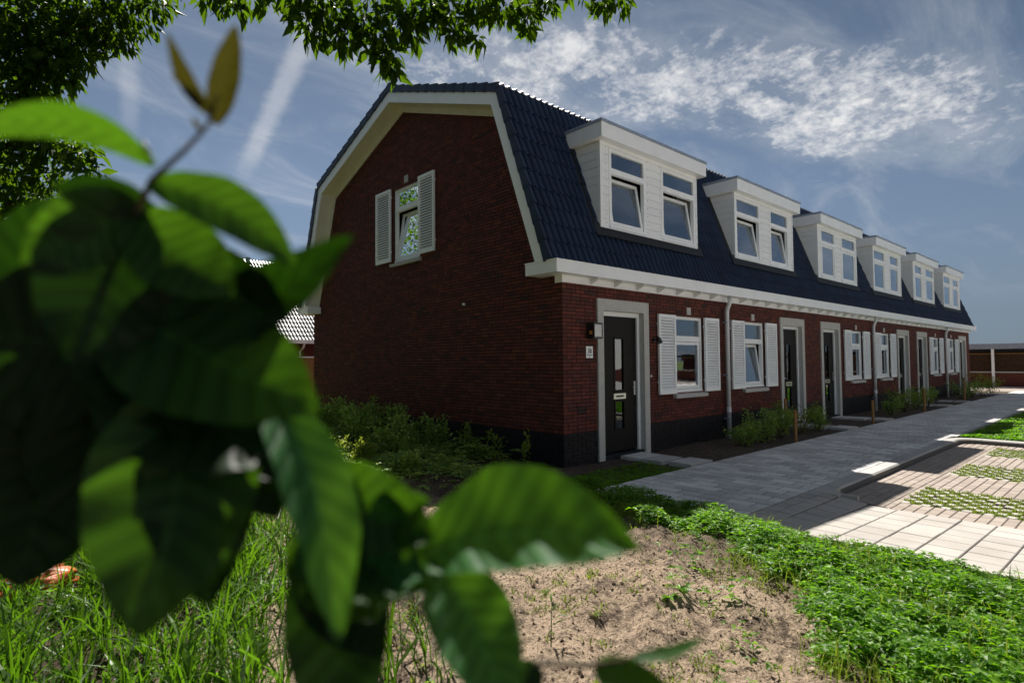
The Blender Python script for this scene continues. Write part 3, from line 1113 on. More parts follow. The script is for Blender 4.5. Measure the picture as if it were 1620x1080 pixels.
    if k == 0:
        mb.box(0.135, 3.6, 2.6, 6.6, 3.2, 5.6, skip=('l',))
    mb.build('room_interior', 'room', house)

    # door: concrete surround, white frame, dark leaf
    mb = MB()
    s0, s1 = span(0.805, 2.217)
    j = 0.15
    mb.box(s0, s0+j, -0.028, 0.13, -0.05, 2.41)
    mb.box(s1-j, s1, -0.028, 0.13, -0.05, 2.41)
    mb.box(s0, s1, -0.028, 0.13, 2.4105, 2.60)
    mb.build('door_surround', 'concrete', house)
    d0, d1 = s0+j, s1-j
    mb = MB()
    mb.box(d0, d0+0.065, 0.075, 0.14, 0.02, 2.41)
    mb.box(d1-0.065, d1, 0.075, 0.14, 0.02, 2.41)
    mb.box(d0+0.065, d1-0.065, 0.076, 0.14, 2.335, 2.41)
    door = mb.build('door', 'white', house)
    mb = MB()
    e0, e1 = d0+0.068, d1-0.068
    gm = (e0+e1)/2
    g0, g1 = gm-0.115, gm+0.115
    holes = [(g0, g1, 1.08, 1.95), (g0, g1, 0.42, 0.88)]
    wall_panel(mb, e0, e1, 0.045, 2.332, holes, 0.105, 0.135)
    for h_ in holes:
        rect_ring(mb, h_[0]-0.03, h_[1]+0.03, h_[2]-0.03, h_[3]+0.03, 0.03, 0.094, 0.106)
    mb.quad((e0, 0.15, 0.045), (e1, 0.15, 0.045), (e1, 0.15, 2.332), (e0, 0.15, 2.332))
    mb.build('door_leaf', 'door', door)
    for h_ in holes:
        m_ = MB(); m_.box(h_[0]+0.001, h_[1]-0.001, 0.118, 0.128, h_[2]+0.001, h_[3]-0.001)
        m_.build('door_glass', 'door_glass', door)
    m_ = MB(); m_.box(gm-0.165, gm+0.165, 0.092, 0.104, 0.925, 1.02)
    m_.box(gm-0.105, gm+0.105, 0.0905, 0.0915, 0.955, 0.99)
    lb = m_.build('letterbox', 'metal', door)
    m_ = MB(); m_.box(gm-0.10, gm+0.10, 0.087, 0.090, 0.958, 0.987)
    m_.build('letterbox_flap', 'black', door)
    hx = e1-0.07 if left else e0+0.07
    sg = -1 if left else 1
    m_ = MB(); m_.box(hx-0.022, hx+0.022, 0.090, 0.104, 0.98, 1.22)
    m_.tube([(hx, 0.09, 1.12), (hx, 0.045, 1.12), (hx+sg*0.02, 0.04, 1.12), (hx+sg*0.12, 0.04, 1.118)], 0.010, 8)
    m_.build('door_handle', 'metal', door)
    m_ = MB(); m_.box(d0, d1, 0.0, 0.13, -0.06, 0.018)
    m_.build('threshold', 'lead', door)

    # front window with louvred shutters and sill
    make_window(house, FRONT, WO[0]+0.004, WO[1]-0.004, 0.96, 2.427, 1.94, 2.045, 0.028, rad(7.5) if k == 1 else 0.0, curtain=(k in (3, 4)))
    for a, b in ((2.487, 3.037), (4.088, 4.638)):
        a, b = span(a, b)
        make_shutter(house, FRONT, a, b, 0.959, 2.425, k < 2)
    a, b = span(3.0, 4.13)
    m_ = MB(); m_.prism([(-0.075, 0.868), (0.02, 0.868), (0.02, 0.953), (-0.075, 0.930)], 0, a, b)
    m_.build('window_sill', 'concrete', house)
    m_ = MB(); c0, c1 = span(3.51, 3.65)
    m_.box(c0, c1, -0.008, 0.012, 2.46, 2.60)
    for i in range(3):
        z_ = 2.485+i*0.036
        m_.box(c0+0.02, c1-0.02, -0.0105, -0.0085, z_, z_+0.018)
    m_.build('air_vent', 'concrete', house)

    # gable: window, shutters, verge
    if k == 0:
        make_window(house, GABLE, GW[0]+0.004, GW[1]-0.004, GW[2]+0.004, GW[3]-0.004, 4.86, 4.97, 0.028, rad(8))
        make_shutter(house, GABLE, 5.10, 5.74, 3.79, 5.40, True)
        make_shutter(house, GABLE, 3.40, 3.972, 3.79, 5.40, True)
        m_ = MB(GABLE); m_.prism([(-0.07, 3.665), (0.02, 3.665), (0.02, 3.748), (-0.07, 3.725)], 0, 3.93, 5.10)
        # prism axis 0 sweeps u, points are (d, z)
        m_.build('window_sill', 'concrete', house)
        m_ = MB(GABLE); m_.box(4.44, 4.59, -0.008, 0.012, 5.42, 5.575)
        for i in range(3):
            m_.box(4.455, 4.575, -0.0105, -0.0085, 5.445+i*0.04, 5.463+i*0.04)
        m_.build('air_vent', 'concrete', house)
        o0, o1, o2, o3 = PROFILE, offset_profile(0.205), offset_profile(0.20), offset_profile(0.315)
        bb = MB()
        for i in range(4):
            q = [o0[i], o0[i+1], o1[i+1], o1[i]]
            bb.prism(q, 0, VERGE, VERGE+0.028)
        bb.build('bargeboard', 'white', house)
        sf = MB()
        for i in range(4):
            a_, b_, c_, d_ = o1[i], o1[i+1], offset_profile(0.185)[i+1], offset_profile(0.185)[i]
            sf.prism([a_, b_, c_, d_], 0, VERGE+0.0285, -0.031)
        sf.build('verge_soffit', 'soffit', house)
        tr = MB()
        for i in range(4):
            tr.prism([o2[i], o2[i+1], o3[i+1], o3[i]], 0, -0.03, 0.0075)
        tr.build('verge_trim', 'soffit', house)
    m_ = None

    # roof: deck, tiles, ridge
    rx0 = VERGE+0.005 if k == 0 else xa
    rx1 = xb+0.36 if k == 5 else xb
    mb = MB()
    dk = offset_profile(-0.075)
    du = offset_profile(0.15)
    for i in range(4):
        mb.prism([dk[i], dk[i+1], du[i+1], du[i]], 0, rx0 if k else 0.02, rx1)
    if k == 0:
        for i in range(4):
            mb.prism([dk[i], dk[i+1], offset_profile(-0.01)[i+1], offset_profile(-0.01)[i]], 0, VERGE+0.03, 0.0195)
    roof = mb.build('roof', 'deck', house)
    dl, dr = span(D_L, D_R)
    single = k < 2
    rest = []
    c0 = int(math.floor((rx0-VERGE)/TILE_W+1e-6)) if k else 0
    c1 = int(math.floor((rx1-VERGE)/TILE_W+1e-6))
    for i in range(4):
        M, ln = slope_frame(i)
        rows = 10 if i in (0, 3) else 12
        pitch = ln/rows
        for c in range(c0, c1+(1 if k == 5 else 0)):
            x = VERGE+c*TILE_W
            for rw in range(rows):
                zc = M[2][3]+M[2][1]*(rw+0.5)*pitch
                if i == 0 and dl-0.22 < x+TILE_W/2 < dr+0.22 and D_Z0-0.1 < zc < 5.42 and (dl-0.08 < x+TILE_W/2 < dr+0.08):
                    continue
                xx = x if i < 2 else x+TILE_W
                A = M.copy()
                A.translation = M.translation+Vector((xx, 0, 0))+(M.to_3x3() @ Vector((0, rw*pitch-0.012, 0.080+random.uniform(0, 0.002))))
                A = A @ Matrix.Rotation(random.uniform(-0.004, 0.004), 4, 'Z')
                if single and i == 0:
                    piece('roof_tile', TILE_ME, roof, A)
                else:
                    rest.append(A)
    joined_tiles('roof_tiling', rest, roof)
    rg = MB()
    n = int((rx1-rx0)/0.36)
    for i in range(n):
        x0 = rx0+(rx1-rx0)*i/n
        x1 = rx0+(rx1-rx0)*(i+1)/n+0.03
        arc = [(4.63+0.125*math.cos(t), 7.41+0.105*math.sin(t)) for t in np.linspace(-0.35, math.pi+0.35, 9)]
        arc2 = [(4.63+0.107*math.cos(t), 7.41+0.088*math.sin(t)) for t in np.linspace(math.pi+0.35, -0.35, 9)]
        r0 = [(x0, y, z) for y, z in arc]+[(x1, y, z-0.012) for y, z in arc]
        rg.add(r0, [(j_, j_+1, 9+j_+1, 9+j_) for j_ in range(8)]+[tuple(range(8, -1, -1))])
    rg.build('ridge_tiles', 'tile', roof, kind='stuff')
    if k == 0:
        for i in range(4):
            M, ln = slope_frame(i)
            rows = 10 if i in (0, 3) else 12
            pitch = ln/rows
            b_ = MB()
            xs = (VERGE-0.03, VERGE+0.012)
            if i >= 2:
                xs = (-xs[1], -xs[0])
            b_.add([(xs[0], 0, -0.012), (xs[1], 0, -0.012), (xs[1], pitch+0.03, 0.004), (xs[0], pitch+0.03, 0.004),
                    (xs[0], 0, 0.152), (xs[1], 0, 0.160), (xs[1], pitch+0.03, 0.126), (xs[0], pitch+0.03, 0.120)],
                   [(0, 3, 2, 1), (4, 5, 6, 7), (0, 1, 5, 4), (2, 3, 7, 6), (3, 0, 4, 7), (1, 2, 6, 5)], r=0)
            me = b_.mesh('verge_tile', 'tile')
            for rw in range(rows):
                A = M @ Matrix.Translation((0, rw*pitch-0.012, 0))
                piece('verge_tile', me, roof, A)

    make_dormer(house, X, k < 3, rad(9) if k < 2 else 0.0, k in (2, 3, 4))

    # gutter: deep white box on a soffit with brackets over the wall plate
    gx0 = VERGE if k == 0 else xa
    gx1 = xb+0.42 if k == 5 else xb
    mb = MB()
    mb.box(gx0, gx1, GUT_Y, GUT_Y+0.022, GUT_Z0, GUT_Z1)                       # fascia
    mb.box(gx0+(0.022 if k == 0 else 0), gx1, GUT_Y+0.022, 0.02, GUT_Z0+0.004, GUT_Z0+0.02)   # bottom
    mb.box(gx0, gx1, GUT_Y-0.012, GUT_Y+0.03, GUT_Z1+0.0005, GUT_Z1+0.014)     # edge strip
    if k == 0:
        mb.box(VERGE, VERGE+0.022, GUT_Y+0.022, 0.44, GUT_Z0, GUT_Z1)
        mb.box(VERGE+0.022, -0.002, 0.0205, 0.44, GUT_Z0+0.004, GUT_Z0+0.02)
        mb.box(VERGE+0.022, -0.002, 0.418, 0.44, GUT_Z0+0.0205, GUT_Z1)
        mb.box(VERGE-0.012, VERGE+0.03, GUT_Y+0.031, 0.45, GUT_Z1+0.0005, GUT_Z1+0.014)
        mb.box(VERGE+0.022, 0.0, GUT_Y+0.03, 0.418, GUT_Z1-0.012, GUT_Z1)
        rear_ = MB()
        rear_.box(VERGE, xb, DEPTH-GUT_Y-0.022, DEPTH-GUT_Y, GUT_Z0, GUT_Z1)
        rear_.box(VERGE, VERGE+0.022, 8.82, DEPTH-GUT_Y-0.022, GUT_Z0, GUT_Z1)
        rear_.box(VERGE+0.022, -0.002, 8.82, DEPTH-GUT_Y-0.022, GUT_Z0+0.004, GUT_Z0+0.02)
        rear_.box(VERGE+0.022, -0.002, 8.82, 8.842, GUT_Z0+0.021, GUT_Z1)
        rear_.box(VERGE-0.012, VERGE+0.03, 8.81, DEPTH-GUT_Y, GUT_Z1+0.0005, GUT_Z1+0.014)
    if k == 0:
        rear_.build('rear_gutter', 'white', house)
    if k == 5:
        mb.box(gx1-0.022, gx1, GUT_Y+0.022, 0.44, GUT_Z0, GUT_Z1)
    gut = mb.build('gutter', 'white', house)
    m_ = MB()
    m_.box(gx0 if k else -0.004, xb, -0.026, 0.006, PLATE, GUT_Z0+0.003)
    if k == 0:
        m_.box(-0.026, -0.0045, -0.026, 0.13, PLATE-0.002, GUT_Z0+0.003)
    m_.build('wall_plate', 'white', gut)
    bm_ = MB()
    bm_.prism([(-0.026, PLATE+0.012), (-0.026, GUT_Z0+0.002), (GUT_Y+0.03, GUT_Z0+0.002), (GUT_Y+0.03, GUT_Z0-0.012)], 0, 0, 0.05)
    bme = bm_.mesh('gutter_bracket', 'white')
    x = math.ceil((xa+0.05)/0.62)*0.62
    while x < xb-0.05:
        piece('gutter_bracket', bme, gut, Matrix.Translation((x, 0, 0)))
        x += 0.62
    if left:
        pm = MB()
        pxm = mid+0.01
        pm.tube([(pxm, -0.155, GUT_Z0+0.01), (pxm, -0.155, 2.80), (pxm, -0.135, 2.73), (pxm, -0.10, 2.66), (pxm, -0.085, 2.58), (pxm, -0.085, -0.06)], 0.043, 14)
        pm.tube([(pxm, -0.155, 2.83), (pxm, -0.155, 2.89)], 0.050, 14)
        pm.tube([(pxm, -0.085, 0.50), (pxm, -0.085, 0.60)], 0.049, 14)
        dp = pm.build('downpipe', 'pipe', house, smooth=True)
        for z in (2.35, 1.25, 0.35):
            cl = MB(); cl.box(pxm-0.055, pxm+0.055, -0.10, 0.004, z, z+0.03)
            cl.build('pipe_clip', 'zinc', dp)

# ------------------------------------------------------------------ fixtures on the first front wall
lamp = thing('wall_lamp', (0.66, 0, 1.95), 'black square wall lantern left of the first front door', 'lamp')
m_ = MB(); m_.box(0.555, 0.775, -0.012, 0.0, 1.93, 2.19); m_.build('back_plate', 'black', lamp)
m_ = MB()
rect_ring(m_, 0.560, 0.770, 1.945, 2.175, 0.016, -0.155, -0.140)
m_.box(0.560, 0.770, -0.155, -0.012, 2.1755, 2.188); m_.box(0.560, 0.770, -0.155, -0.012, 1.932, 1.9445)
for u in (0.560, 0.754):
    m_.box(u, u+0.016, -0.030, -0.0125, 1.945, 2.175)
m_.build('lamp_frame', 'black', lamp)
m_ = MB(); m_.box(0.577, 0.753, -0.150, -0.144, 1.962, 2.158); m_.build('lamp_pane', 'lampglass', lamp)
m_ = MB(); m_.box(0.5605, 0.566, -0.139, -0.031, 1.962, 2.158); m_.box(0.764, 0.7695, -0.139, -0.031, 1.962, 2.158); m_.build('side_panel', 'black', lamp)
m_ = MB(); m_.box(0.5585, 0.5604, -0.115, -0.06, 2.00, 2.06); m_.build('sensor_lens', 'amber', lamp)
m_ = MB(); m_.tube([(0.665, -0.08, 1.946), (0.665, -0.08, 2.06)], [0.028, 0.022], 10); m_.build('lamp_bulb', 'lampglass', lamp)

plate = thing('number_plate', (0.615, 0, 1.63), 'white house number plate reading 38 beside the first front door', 'sign')
m_ = MB(); m_.box(0.535, 0.695, -0.008, 0.0, 1.625, 1.812); m_.build('plate', 'white', plate)


def text_mesh(s, size, cx, cz, y, parent, name, squeeze=1.0):
    cu = bpy.data.curves.new('text', 'FONT')
    cu.body = s
    cu.size = size
    cu.align_x = 'CENTER'
    cu.align_y = 'CENTER'
    cu.extrude = 0.0006
    cu.offset = size*0.018
    tmp = bpy.data.objects.new('text', cu)
    COL.objects.link(tmp)
    bpy.context.view_layer.update()
    me = bpy.data.meshes.new_from_object(tmp.evaluated_get(bpy.context.evaluated_depsgraph_get()))
    bpy.data.objects.remove(tmp)
    me.materials.clear()
    me.materials.append(MAT['ink'])
    o = link(name, me, parent)
    o.matrix_basis = Matrix.Translation((cx, y, cz)) @ Matrix.Rotation(math.pi/2, 4, 'X') @ Matrix.Diagonal((squeeze, 1, 1, 1))
    return o


text_mesh('38', 0.105, 0.615, 1.733, -0.0088, plate, 'numerals', 0.95)
m_ = MB(); m_.prism([(0.597, 1.800), (0.633, 1.800), (0.625, 1.790), (0.605, 1.790)], 1, -0.0095, -0.0082)
for i in range(9):
    w_ = random.uniform(0.008, 0.012)
    m_.box(0.552+i*0.0142, 0.552+i*0.0142+w_, -0.0095, -0.0082, 1.664, 1.678)
m_.box(0.602, 0.628, -0.0095, -0.0082, 1.636, 1.650)
m_.build('small_print', 'ink', plate)

spot = thing('wall_spotlight', (2.40, 0, 1.94), 'small black spotlight on the brick between first door and first shutter', 'lamp')
m_ = MB(); m_.tube([(2.40, 0.0, 1.95), (2.40, -0.02, 1.95)], 0.045, 14); m_.tube([(2.40, -0.02, 1.95), (2.40, -0.075, 1.955)], 0.014, 8)
m_.build('bracket', 'black', spot)
m_ = MB(); m_.tube([(2.415, -0.055, 2.00), (2.405, -0.095, 1.965), (2.39, -0.135, 1.90)], [0.026, 0.043, 0.050], 12); m_.build('lamp_head', 'black', spot)
bell = thing('door_bell', (2.29, 0, 1.28), 'small pale door bell button right of the first door surround', 'door bell')
m_ = MB(); m_.tube([(2.29, 0.0, 1.30), (2.29, -0.014, 1.30)], [0.024, 0.020], 12); m_.build('bell_cup', 'metal', bell)
m_ = MB(); m_.tube([(2.29, -0.014, 1.30), (2.29, -0.02, 1.30)], 0.009, 10); m_.build('bell_button', 'white', bell)
m_ = MB(); m_.tube([(0.0, 2.49, 2.65), (-0.035, 2.49, 2.648)], [0.028, 0.024], 12); m_.tube([(-0.035, 2.49, 2.648), (-0.037, 2.49, 2.648)], 0.014, 8)
m_.build('pipe_outlet', 'white', FIRST_HOUSE)

# ------------------------------------------------------------------ paving
def paving_z(x, y):
    """slabs by the kerb end sink from the path to the parking level"""
    return -0.078*min(max((x+1.04)/1.93, 0.0), 1.0)*min(max((-3.42-y)/0.55, 0.0), 1.0)


def lay(root, name, cells, mat, single_n, zf, thick=0.06):
    """cells (x0, x1, y0, y1); the pieces that show largest are objects, the rest one part"""
    def shown(c):
        p = np.array([(c[0]+c[1])/2, (c[2]+c[3])/2, 0])-CAM
        dp = p @ FW
        if dp < 0.5:
            return 0
        u = 810+FPX*(p @ RT)/dp
        v = 540-FPX*(p @ UP)/dp
        vis = (-40 < u < 1660) and (v < 1100)
        return (1.0 if vis else 0.001)*(c[1]-c[0])*(c[3]-c[2])/dp**3
    order = sorted(cells, key=shown, reverse=True)
    cache = {}
    rest = MB()
    for i, (x0, x1, y0, y1) in enumerate(order):
        cx, cy = (x0+x1)/2, (y0+y1)/2
        z = zf(cx, cy)+random.uniform(-0.002, 0.002)
        w, h = x1-x0, y1-y0
        c = 0.006

        def shape(mb, ox, oy, oz):
            pts = [(ox-w/2, oy-h/2, oz-thick), (ox+w/2, oy-h/2, oz-thick), (ox+w/2, oy+h/2, oz-thick), (ox-w/2, oy+h/2, oz-thick),
                   (ox-w/2, oy-h/2, oz-c), (ox+w/2, oy-h/2, oz-c), (ox+w/2, oy+h/2, oz-c), (ox-w/2, oy+h/2, oz-c),
                   (ox-w/2+c, oy-h/2+c, oz), (ox+w/2-c, oy-h/2+c, oz), (ox+w/2-c, oy+h/2-c, oz), (ox-w/2+c, oy+h/2-c, oz)]
            f = [(8, 9, 10, 11)]+[(a, (a+1) % 4, 4+(a+1) % 4, 4+a) for a in range(4)]+[(4+a, 4+(a+1) % 4, 8+(a+1) % 4, 8+a) for a in range(4)]
            mb.add(pts, f, r=None if oz else 0.0)
        if i < single_n:
            key = (round(w, 3), round(h, 3))
            if key not in cache:
                b_ = MB(); shape(b_, 0, 0, 0.0); cache[key] = b_.mesh(name, mat)
            gx_ = (zf(cx+0.05, cy)-zf(cx-0.05, cy))/0.1
            gy_ = (zf(cx, cy+0.05)-zf(cx, cy-0.05))/0.1
            R_ = Matrix.Rotation(math.atan(gy_)+random.uniform(-.004, .004), 4, 'X') @ Matrix.Rotation(-math.atan(gx_)+random.uniform(-.004, .004), 4, 'Y')
            piece(name, cache[key], root, Matrix.Translation((cx, cy, z)) @ R_)
        else:
            shape(rest, cx, cy, z if z else 1e-4)
    if rest.f:
        rest.build(name+'_field', mat, root, kind='stuff')


J = 0.0095
PX0, PY0, PY1 = -1.04, -1.41, -3.245
# path: running bond, stones lie across it
mb = MB()
mb.box(PX0+0.02, 30.4, PY1, PY0-0.02, -0.2, -0.03)
path = mb.build('path', 'joint', kind='structure')
cells = []
row = 0
x = PX0
while x < 30.2:
    w = 0.207
    off = 0.0 if row % 2 == 0 else 0.153
    ys = [PY0]
    y = PY0-(0.306-off if off else 0.306)
    while y > PY1+0.02:
        ys.append(y)
        y -= 0.306
    ys.append(PY1)
    for a, b in zip(ys[1:], ys[:-1]):
        if b-a > 0.03:
            cells.append((x+J, x+w-J, a+J, b-J))
    x += w
    row += 1
lay(path, 'paver', cells, 'paver', 300, lambda x, y: 0.0)

# slabs in line at the end of the kerb, stepping down to the parking level
mb = MB()
n = 12
for i in range(n):
    for j_ in range(21):
        xa_, xb_ = PX0+0.02+(0.94-PX0)*i/n, PX0+0.02+(0.94-PX0)*(i+1)/n
        ya_, yb_ = -3.25-0.3*j_, -3.25-0.3*(j_+1)
        mb.quad(*[(a, b, paving_z(a, b)-0.016) for a, b in ((xa_, ya_), (xb_, ya_), (xb_, yb_), (xa_, yb_))])
apron = mb.build('pavement', 'joint', kind='structure')
J = 0.005
cells = []
for yb_, ya_, xe_ in ((-3.255, -3.405, 0.45), (-3.405, -3.565, 0.62)):
    x = PX0
    while x < xe_:
        cells.append((x+J, x+0.207-J, ya_+J, yb_-J))
        x += 0.207
y = -3.57
while y > -9.3:
    x = PX0
    while x < 0.88:
        cells.append((x+J, x+0.2755-J, y-0.2835+J, y-J))
        x += 0.2755
    y -= 0.2835
lay(apron, 'slab', cells, 'slab', 260, paving_z)

# parking bays of small pavers with turf grids
PZ = -0.088
mb = MB(); mb.box(0.895, 7.72, -9.59, -3.446, -0.24, PZ-0.022)
parking = mb.build('parking_bay', 'joint', kind='structure')
GRIDS = [(1.36, 2.50), (3.74, 4.90), (6.12, 7.26)]
cells = []
y = -3.452
r_ = 0
while y > -9.55:
    if r_ == 5:
        step = 0.075                       # a pale border course in front of the grids
    else:
        step = 0.1055
    off = 0.105 if r_ % 2 else 0.0
    segs = [(0.90, 7.715)]
    if y < -4.02:
        segs = []
        a = 0.90
        for g0, g1 in GRIDS:
            segs.append((a, g0)); a = g1
        segs.append((a, 7.715))
    for a, b in segs:
        x = a-off
        while x < b-0.02:
            x0, x1 = max(x, a), min(x+0.211, b)
            if x1-x0 > 0.03:
                cells.append((x0+0.003, x1-0.003, y-step+0.003, y-0.003))
            x += 0.211
    y -= step
    r_ += 1
lay(parking, 'paver', cells, 'clinker', 290, lambda x, y: PZ)
tuft_pos = []
for g0, g1 in GRIDS:
    gm = MB()
    nx = int(round((g1-g0)/0.115))
    sx_ = (g1-g0)/nx
    yy = -4.04
    r_ = 0
    while yy > -9:
        for i in range(nx):
            x0 = g0+i*sx_
            if (i+r_) % 2 == 0:
                gm.box(x0+0.006, x0+sx_-0.006, yy-0.088, yy-0.004, PZ-0.07, PZ+random.uniform(-0.004, 0.002), skip=('b',))
            else:
                tuft_pos.append((x0+sx_/2, yy-0.046))
        yy -= 0.094
        r_ += 1
    gm.build('turf_grid_studs', 'slab', parking, kind='stuff')
tp = np.array(tuft_pos)
keep = tp[:, 1] > -7.5
tp = tp[keep]
reps = 60
base = np.repeat(tp, reps, 0)+RNG.uniform(-0.052, 0.052, (len(tp)*reps, 2))
dry = np.repeat(RNG.random(len(tp)), reps)
keep = RNG.random(len(base)) < np.where(dry < 0.16, 0.25, 1.0)
base = base[keep]
pos = np.column_stack([base, np.full(len(base), PZ-0.03)])
ln = RNG.normal(0, 0.45, (len(pos), 3)); ln[:, 2] = 0
link('turf', blade_mesh('turf', pos, ln, RNG.uniform(0.035, 0.075, len(pos)), RNG.uniform(0.006, 0.012, len(pos)), 'turf'), None, 'stuff')
tag(bpy.data.objects['turf'], 'short turf growing in the checkered grid stones of the parking bays', 'turf')

# kerb: stones along the path edge, turning into the bay at both ends
kerb = MB()
kerb.box(1.25, 7.40, -3.43, -3.256, -0.24, -0.03)
kerb.box(7.745, 7.95, -13.0, -3.76, -0.24, -0.03)
kerb = kerb.build('kerb', 'joint', kind='structure')


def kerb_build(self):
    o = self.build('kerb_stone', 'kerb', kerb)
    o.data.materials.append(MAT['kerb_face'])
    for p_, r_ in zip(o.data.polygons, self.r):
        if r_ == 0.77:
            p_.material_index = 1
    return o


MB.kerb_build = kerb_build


def kerb_piece(pts_in, pts_out, ztop):
    """a stone between an inner and an outer line, chamfered at the front"""
    b_ = MB()
    n_ = len(pts_in)
    for i in range(n_-1):
        a0, a1, c0_, c1_ = pts_in[i], pts_in[i+1], pts_out[i], pts_out[i+1]
        z0_, z1_ = ztop[i], ztop[i+1]
        f0 = tuple(np.array(c0_)*0.88+np.array(a0)*0.12)
        f1 = tuple(np.array(c1_)*0.88+np.array(a1)*0.12)
        b_.quad((*a0, z0_), (*a1, z1_), (*f1, z1_), (*f0, z0_), r=0)
        b_.quad((*f0, z0_), (*f1, z1_), (*c1_, z1_-0.02), (*c0_, z0_-0.02), r=0)
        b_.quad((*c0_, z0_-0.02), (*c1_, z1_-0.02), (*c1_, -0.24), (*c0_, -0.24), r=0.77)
        b_.quad((*a0, z0_), (*a1, z1_), (*a1, -0.24), (*a0, -0.24), r=0)
    for i in (0, n_-1):
        b_.quad((*pts_in[i], ztop[i]), (*pts_out[i], ztop[i]-0.01), (*pts_out[i], -0.24), (*pts_in[i], -0.24), r=0)
    return b_


x = 1.25
while x < 7.4:
    e = min(x+1.0, 7.42)
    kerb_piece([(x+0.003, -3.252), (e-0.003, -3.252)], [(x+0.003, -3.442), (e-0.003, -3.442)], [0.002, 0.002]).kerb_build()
    x = e
ang = np.linspace(0, math.pi/2, 7)
cin = [(7.42+0.50*math.sin(t), -3.752+0.50*math.cos(t)) for t in ang]
cout = [(7.42+0.31*math.sin(t), -3.752+0.31*math.cos(t)) for t in ang]
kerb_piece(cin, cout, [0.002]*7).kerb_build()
y = -3.755
while y > -12:
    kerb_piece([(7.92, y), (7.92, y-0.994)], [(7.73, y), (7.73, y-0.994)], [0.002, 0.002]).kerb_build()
    y -= 1.0
end_top = [(0.625, -3.257), (1.247, -3.257), (1.247, -3.442), (1.10, -3.447), (1.00, -3.475), (0.955, -3.53), (0.945, -3.60), (0.955, -3.74),
           (0.905, -3.74), (0.885, -3.57), (0.80, -3.568), (0.80, -3.41), (0.625, -3.41)]
eb = MB()
eb.prism(end_top, 2, -0.24, 0.001)
eb.build('kerb_stone', 'kerb', kerb)
eb = MB()
x = 7.95
while x < 30:
    eb.box(x+0.003, min(x+1.0, 30.2)-0.003, -3.318, -3.252, -0.2, 0.004)
    x += 1.0
eb.build('edging', 'kerb', kerb)

# sunlit road across the far end and behind the parking
rm = MB(); rm.box(29.8, 33.6, -60, 14, -0.2, -0.03)
road = rm.build('road', 'clinker', kind='structure')

# stepping slabs at the doors
ORD = ['first', 'second', 'third', 'fourth', 'fifth', 'sixth']
for k in range(6):
    mid = PAIR[k//2]
    cx = mid-HALF+1.62 if k % 2 == 0 else mid+HALF-1.62
    for j_, (yc, dx) in enumerate(((-0.24, 0.0), (-0.67, -0.03), (-1.15, 0.03))):
        if k >= 3 and j_ == 0:
            continue
        b_ = MB(); b_.prism([(cx+dx-0.3, yc-0.19), (cx+dx+0.3, yc-0.21), (cx+dx+0.3, yc+0.19), (cx+dx-0.3, yc+0.19)], 2, -0.08, -0.004+0.006*j_)
        o = b_.build('stepping_slab', 'paver')
        tag(o, '%s grey slab %s the %s front door from the gable end' % (['doorstep', 'middle', 'outer'][j_], ['right under', 'leading to', 'leading to'][j_] if j_ < 2 else 'by the path before', ORD[k]), 'paving slab', 'stepping slabs at the doors')

# ------------------------------------------------------------------ ground cover, grass, clods
def clover_cloud(name, xy, hmin, hmax, size, mat, lab, cat):
    n = len(xy)
    z = ground_z(xy[:, 0], xy[:, 1])
    lump = 0.5+0.5*np.sin(xy[:, 0]*5.1+1.3*np.sin(xy[:, 1]*3.3))*np.cos(xy[:, 1]*4.4+0.7)
    h = hmin+(hmax-hmin)*RNG.random(n)**0.8*(0.45+0.55*lump)
    c = np.column_stack([xy, z+h])
    th = RNG.random(n)*6.283
    tilt = RNG.normal(0, 0.35, (n, 3)); tilt[:, 2] = 0
    P_, D_, N_ = [], [], []
    for j_ in range(3):
        a = th+j_*2.094
        d = np.column_stack([np.cos(a), np.sin(a), RNG.uniform(-0.25, 0.3, n)])
        P_.append(c); D_.append(d); N_.append(np.array([[0, 0, 1.0]])+tilt)
    L = np.tile(size*np.clip(RNG.gamma(6, 0.17, n), 0.45, 1.9), 3)
    me = leaf_mesh(name, np.concatenate(P_), np.concatenate(D_), np.concatenate(N_), L, L*0.52, mat, 0.22)
    return tag(link(name, me, None, 'stuff'), lab, cat)


def clover_edge(y):
    """western limit of the clover, for each y"""
    return np.interp(y, [-8, -6.0, -5.2, -4.75, -4.2, -3.7, -3.35, -3.0, -2.6, -1.9, -1.3, -0.7], [-3.9, -3.7, -3.45, -3.1, -2.35, -2.05, -2.0, -2.15, -2.1, -1.75, -1.5, -1.2])


n = 105000
xy = np.column_stack([RNG.uniform(-4.2, -0.98, n), RNG.uniform(-8.0, -0.7, n)])
edge = clover_edge(xy[:, 1])+0.16*np.sin(xy[:, 1]*7+1)+0.12*np.sin(xy[:, 1]*17)
inside = xy[:, 0]-edge
patch = np.sin(xy[:, 0]*6.3+2)*np.sin(xy[:, 1]*5.7+xy[:, 0]*2.1)
dens = np.clip(inside/0.45, 0.0, 1)*(0.72+0.28*patch)
dens = np.maximum(dens, np.where((inside > -1.1) & (patch > 0.25), 0.035, 0.0))
keep = (RNG.random(n) < dens) & ((xy[:, 0] < -1.0-0.04*RNG.random(n)) | (xy[:, 1] > -1.44))
xy = xy[keep]
clover_cloud('clover_ground_cover', xy, 0.0, 0.19, 0.036, 'clover', 'bright green clover carpet between bare sand and paving', 'clover')
gx_y = np.column_stack([RNG.uniform(-4.0, -1.02, 9000), RNG.uniform(-7.5, -1.6, 9000)])
gx_y = gx_y[(gx_y[:, 0] > clover_edge(gx_y[:, 1])-0.25) & (np.sin(gx_y[:, 0]*3.1+1)*np.sin(gx_y[:, 1]*2.3) > -0.2)]
ln = RNG.normal(0, 0.4, (len(gx_y), 3)); ln[:, 2] = 0
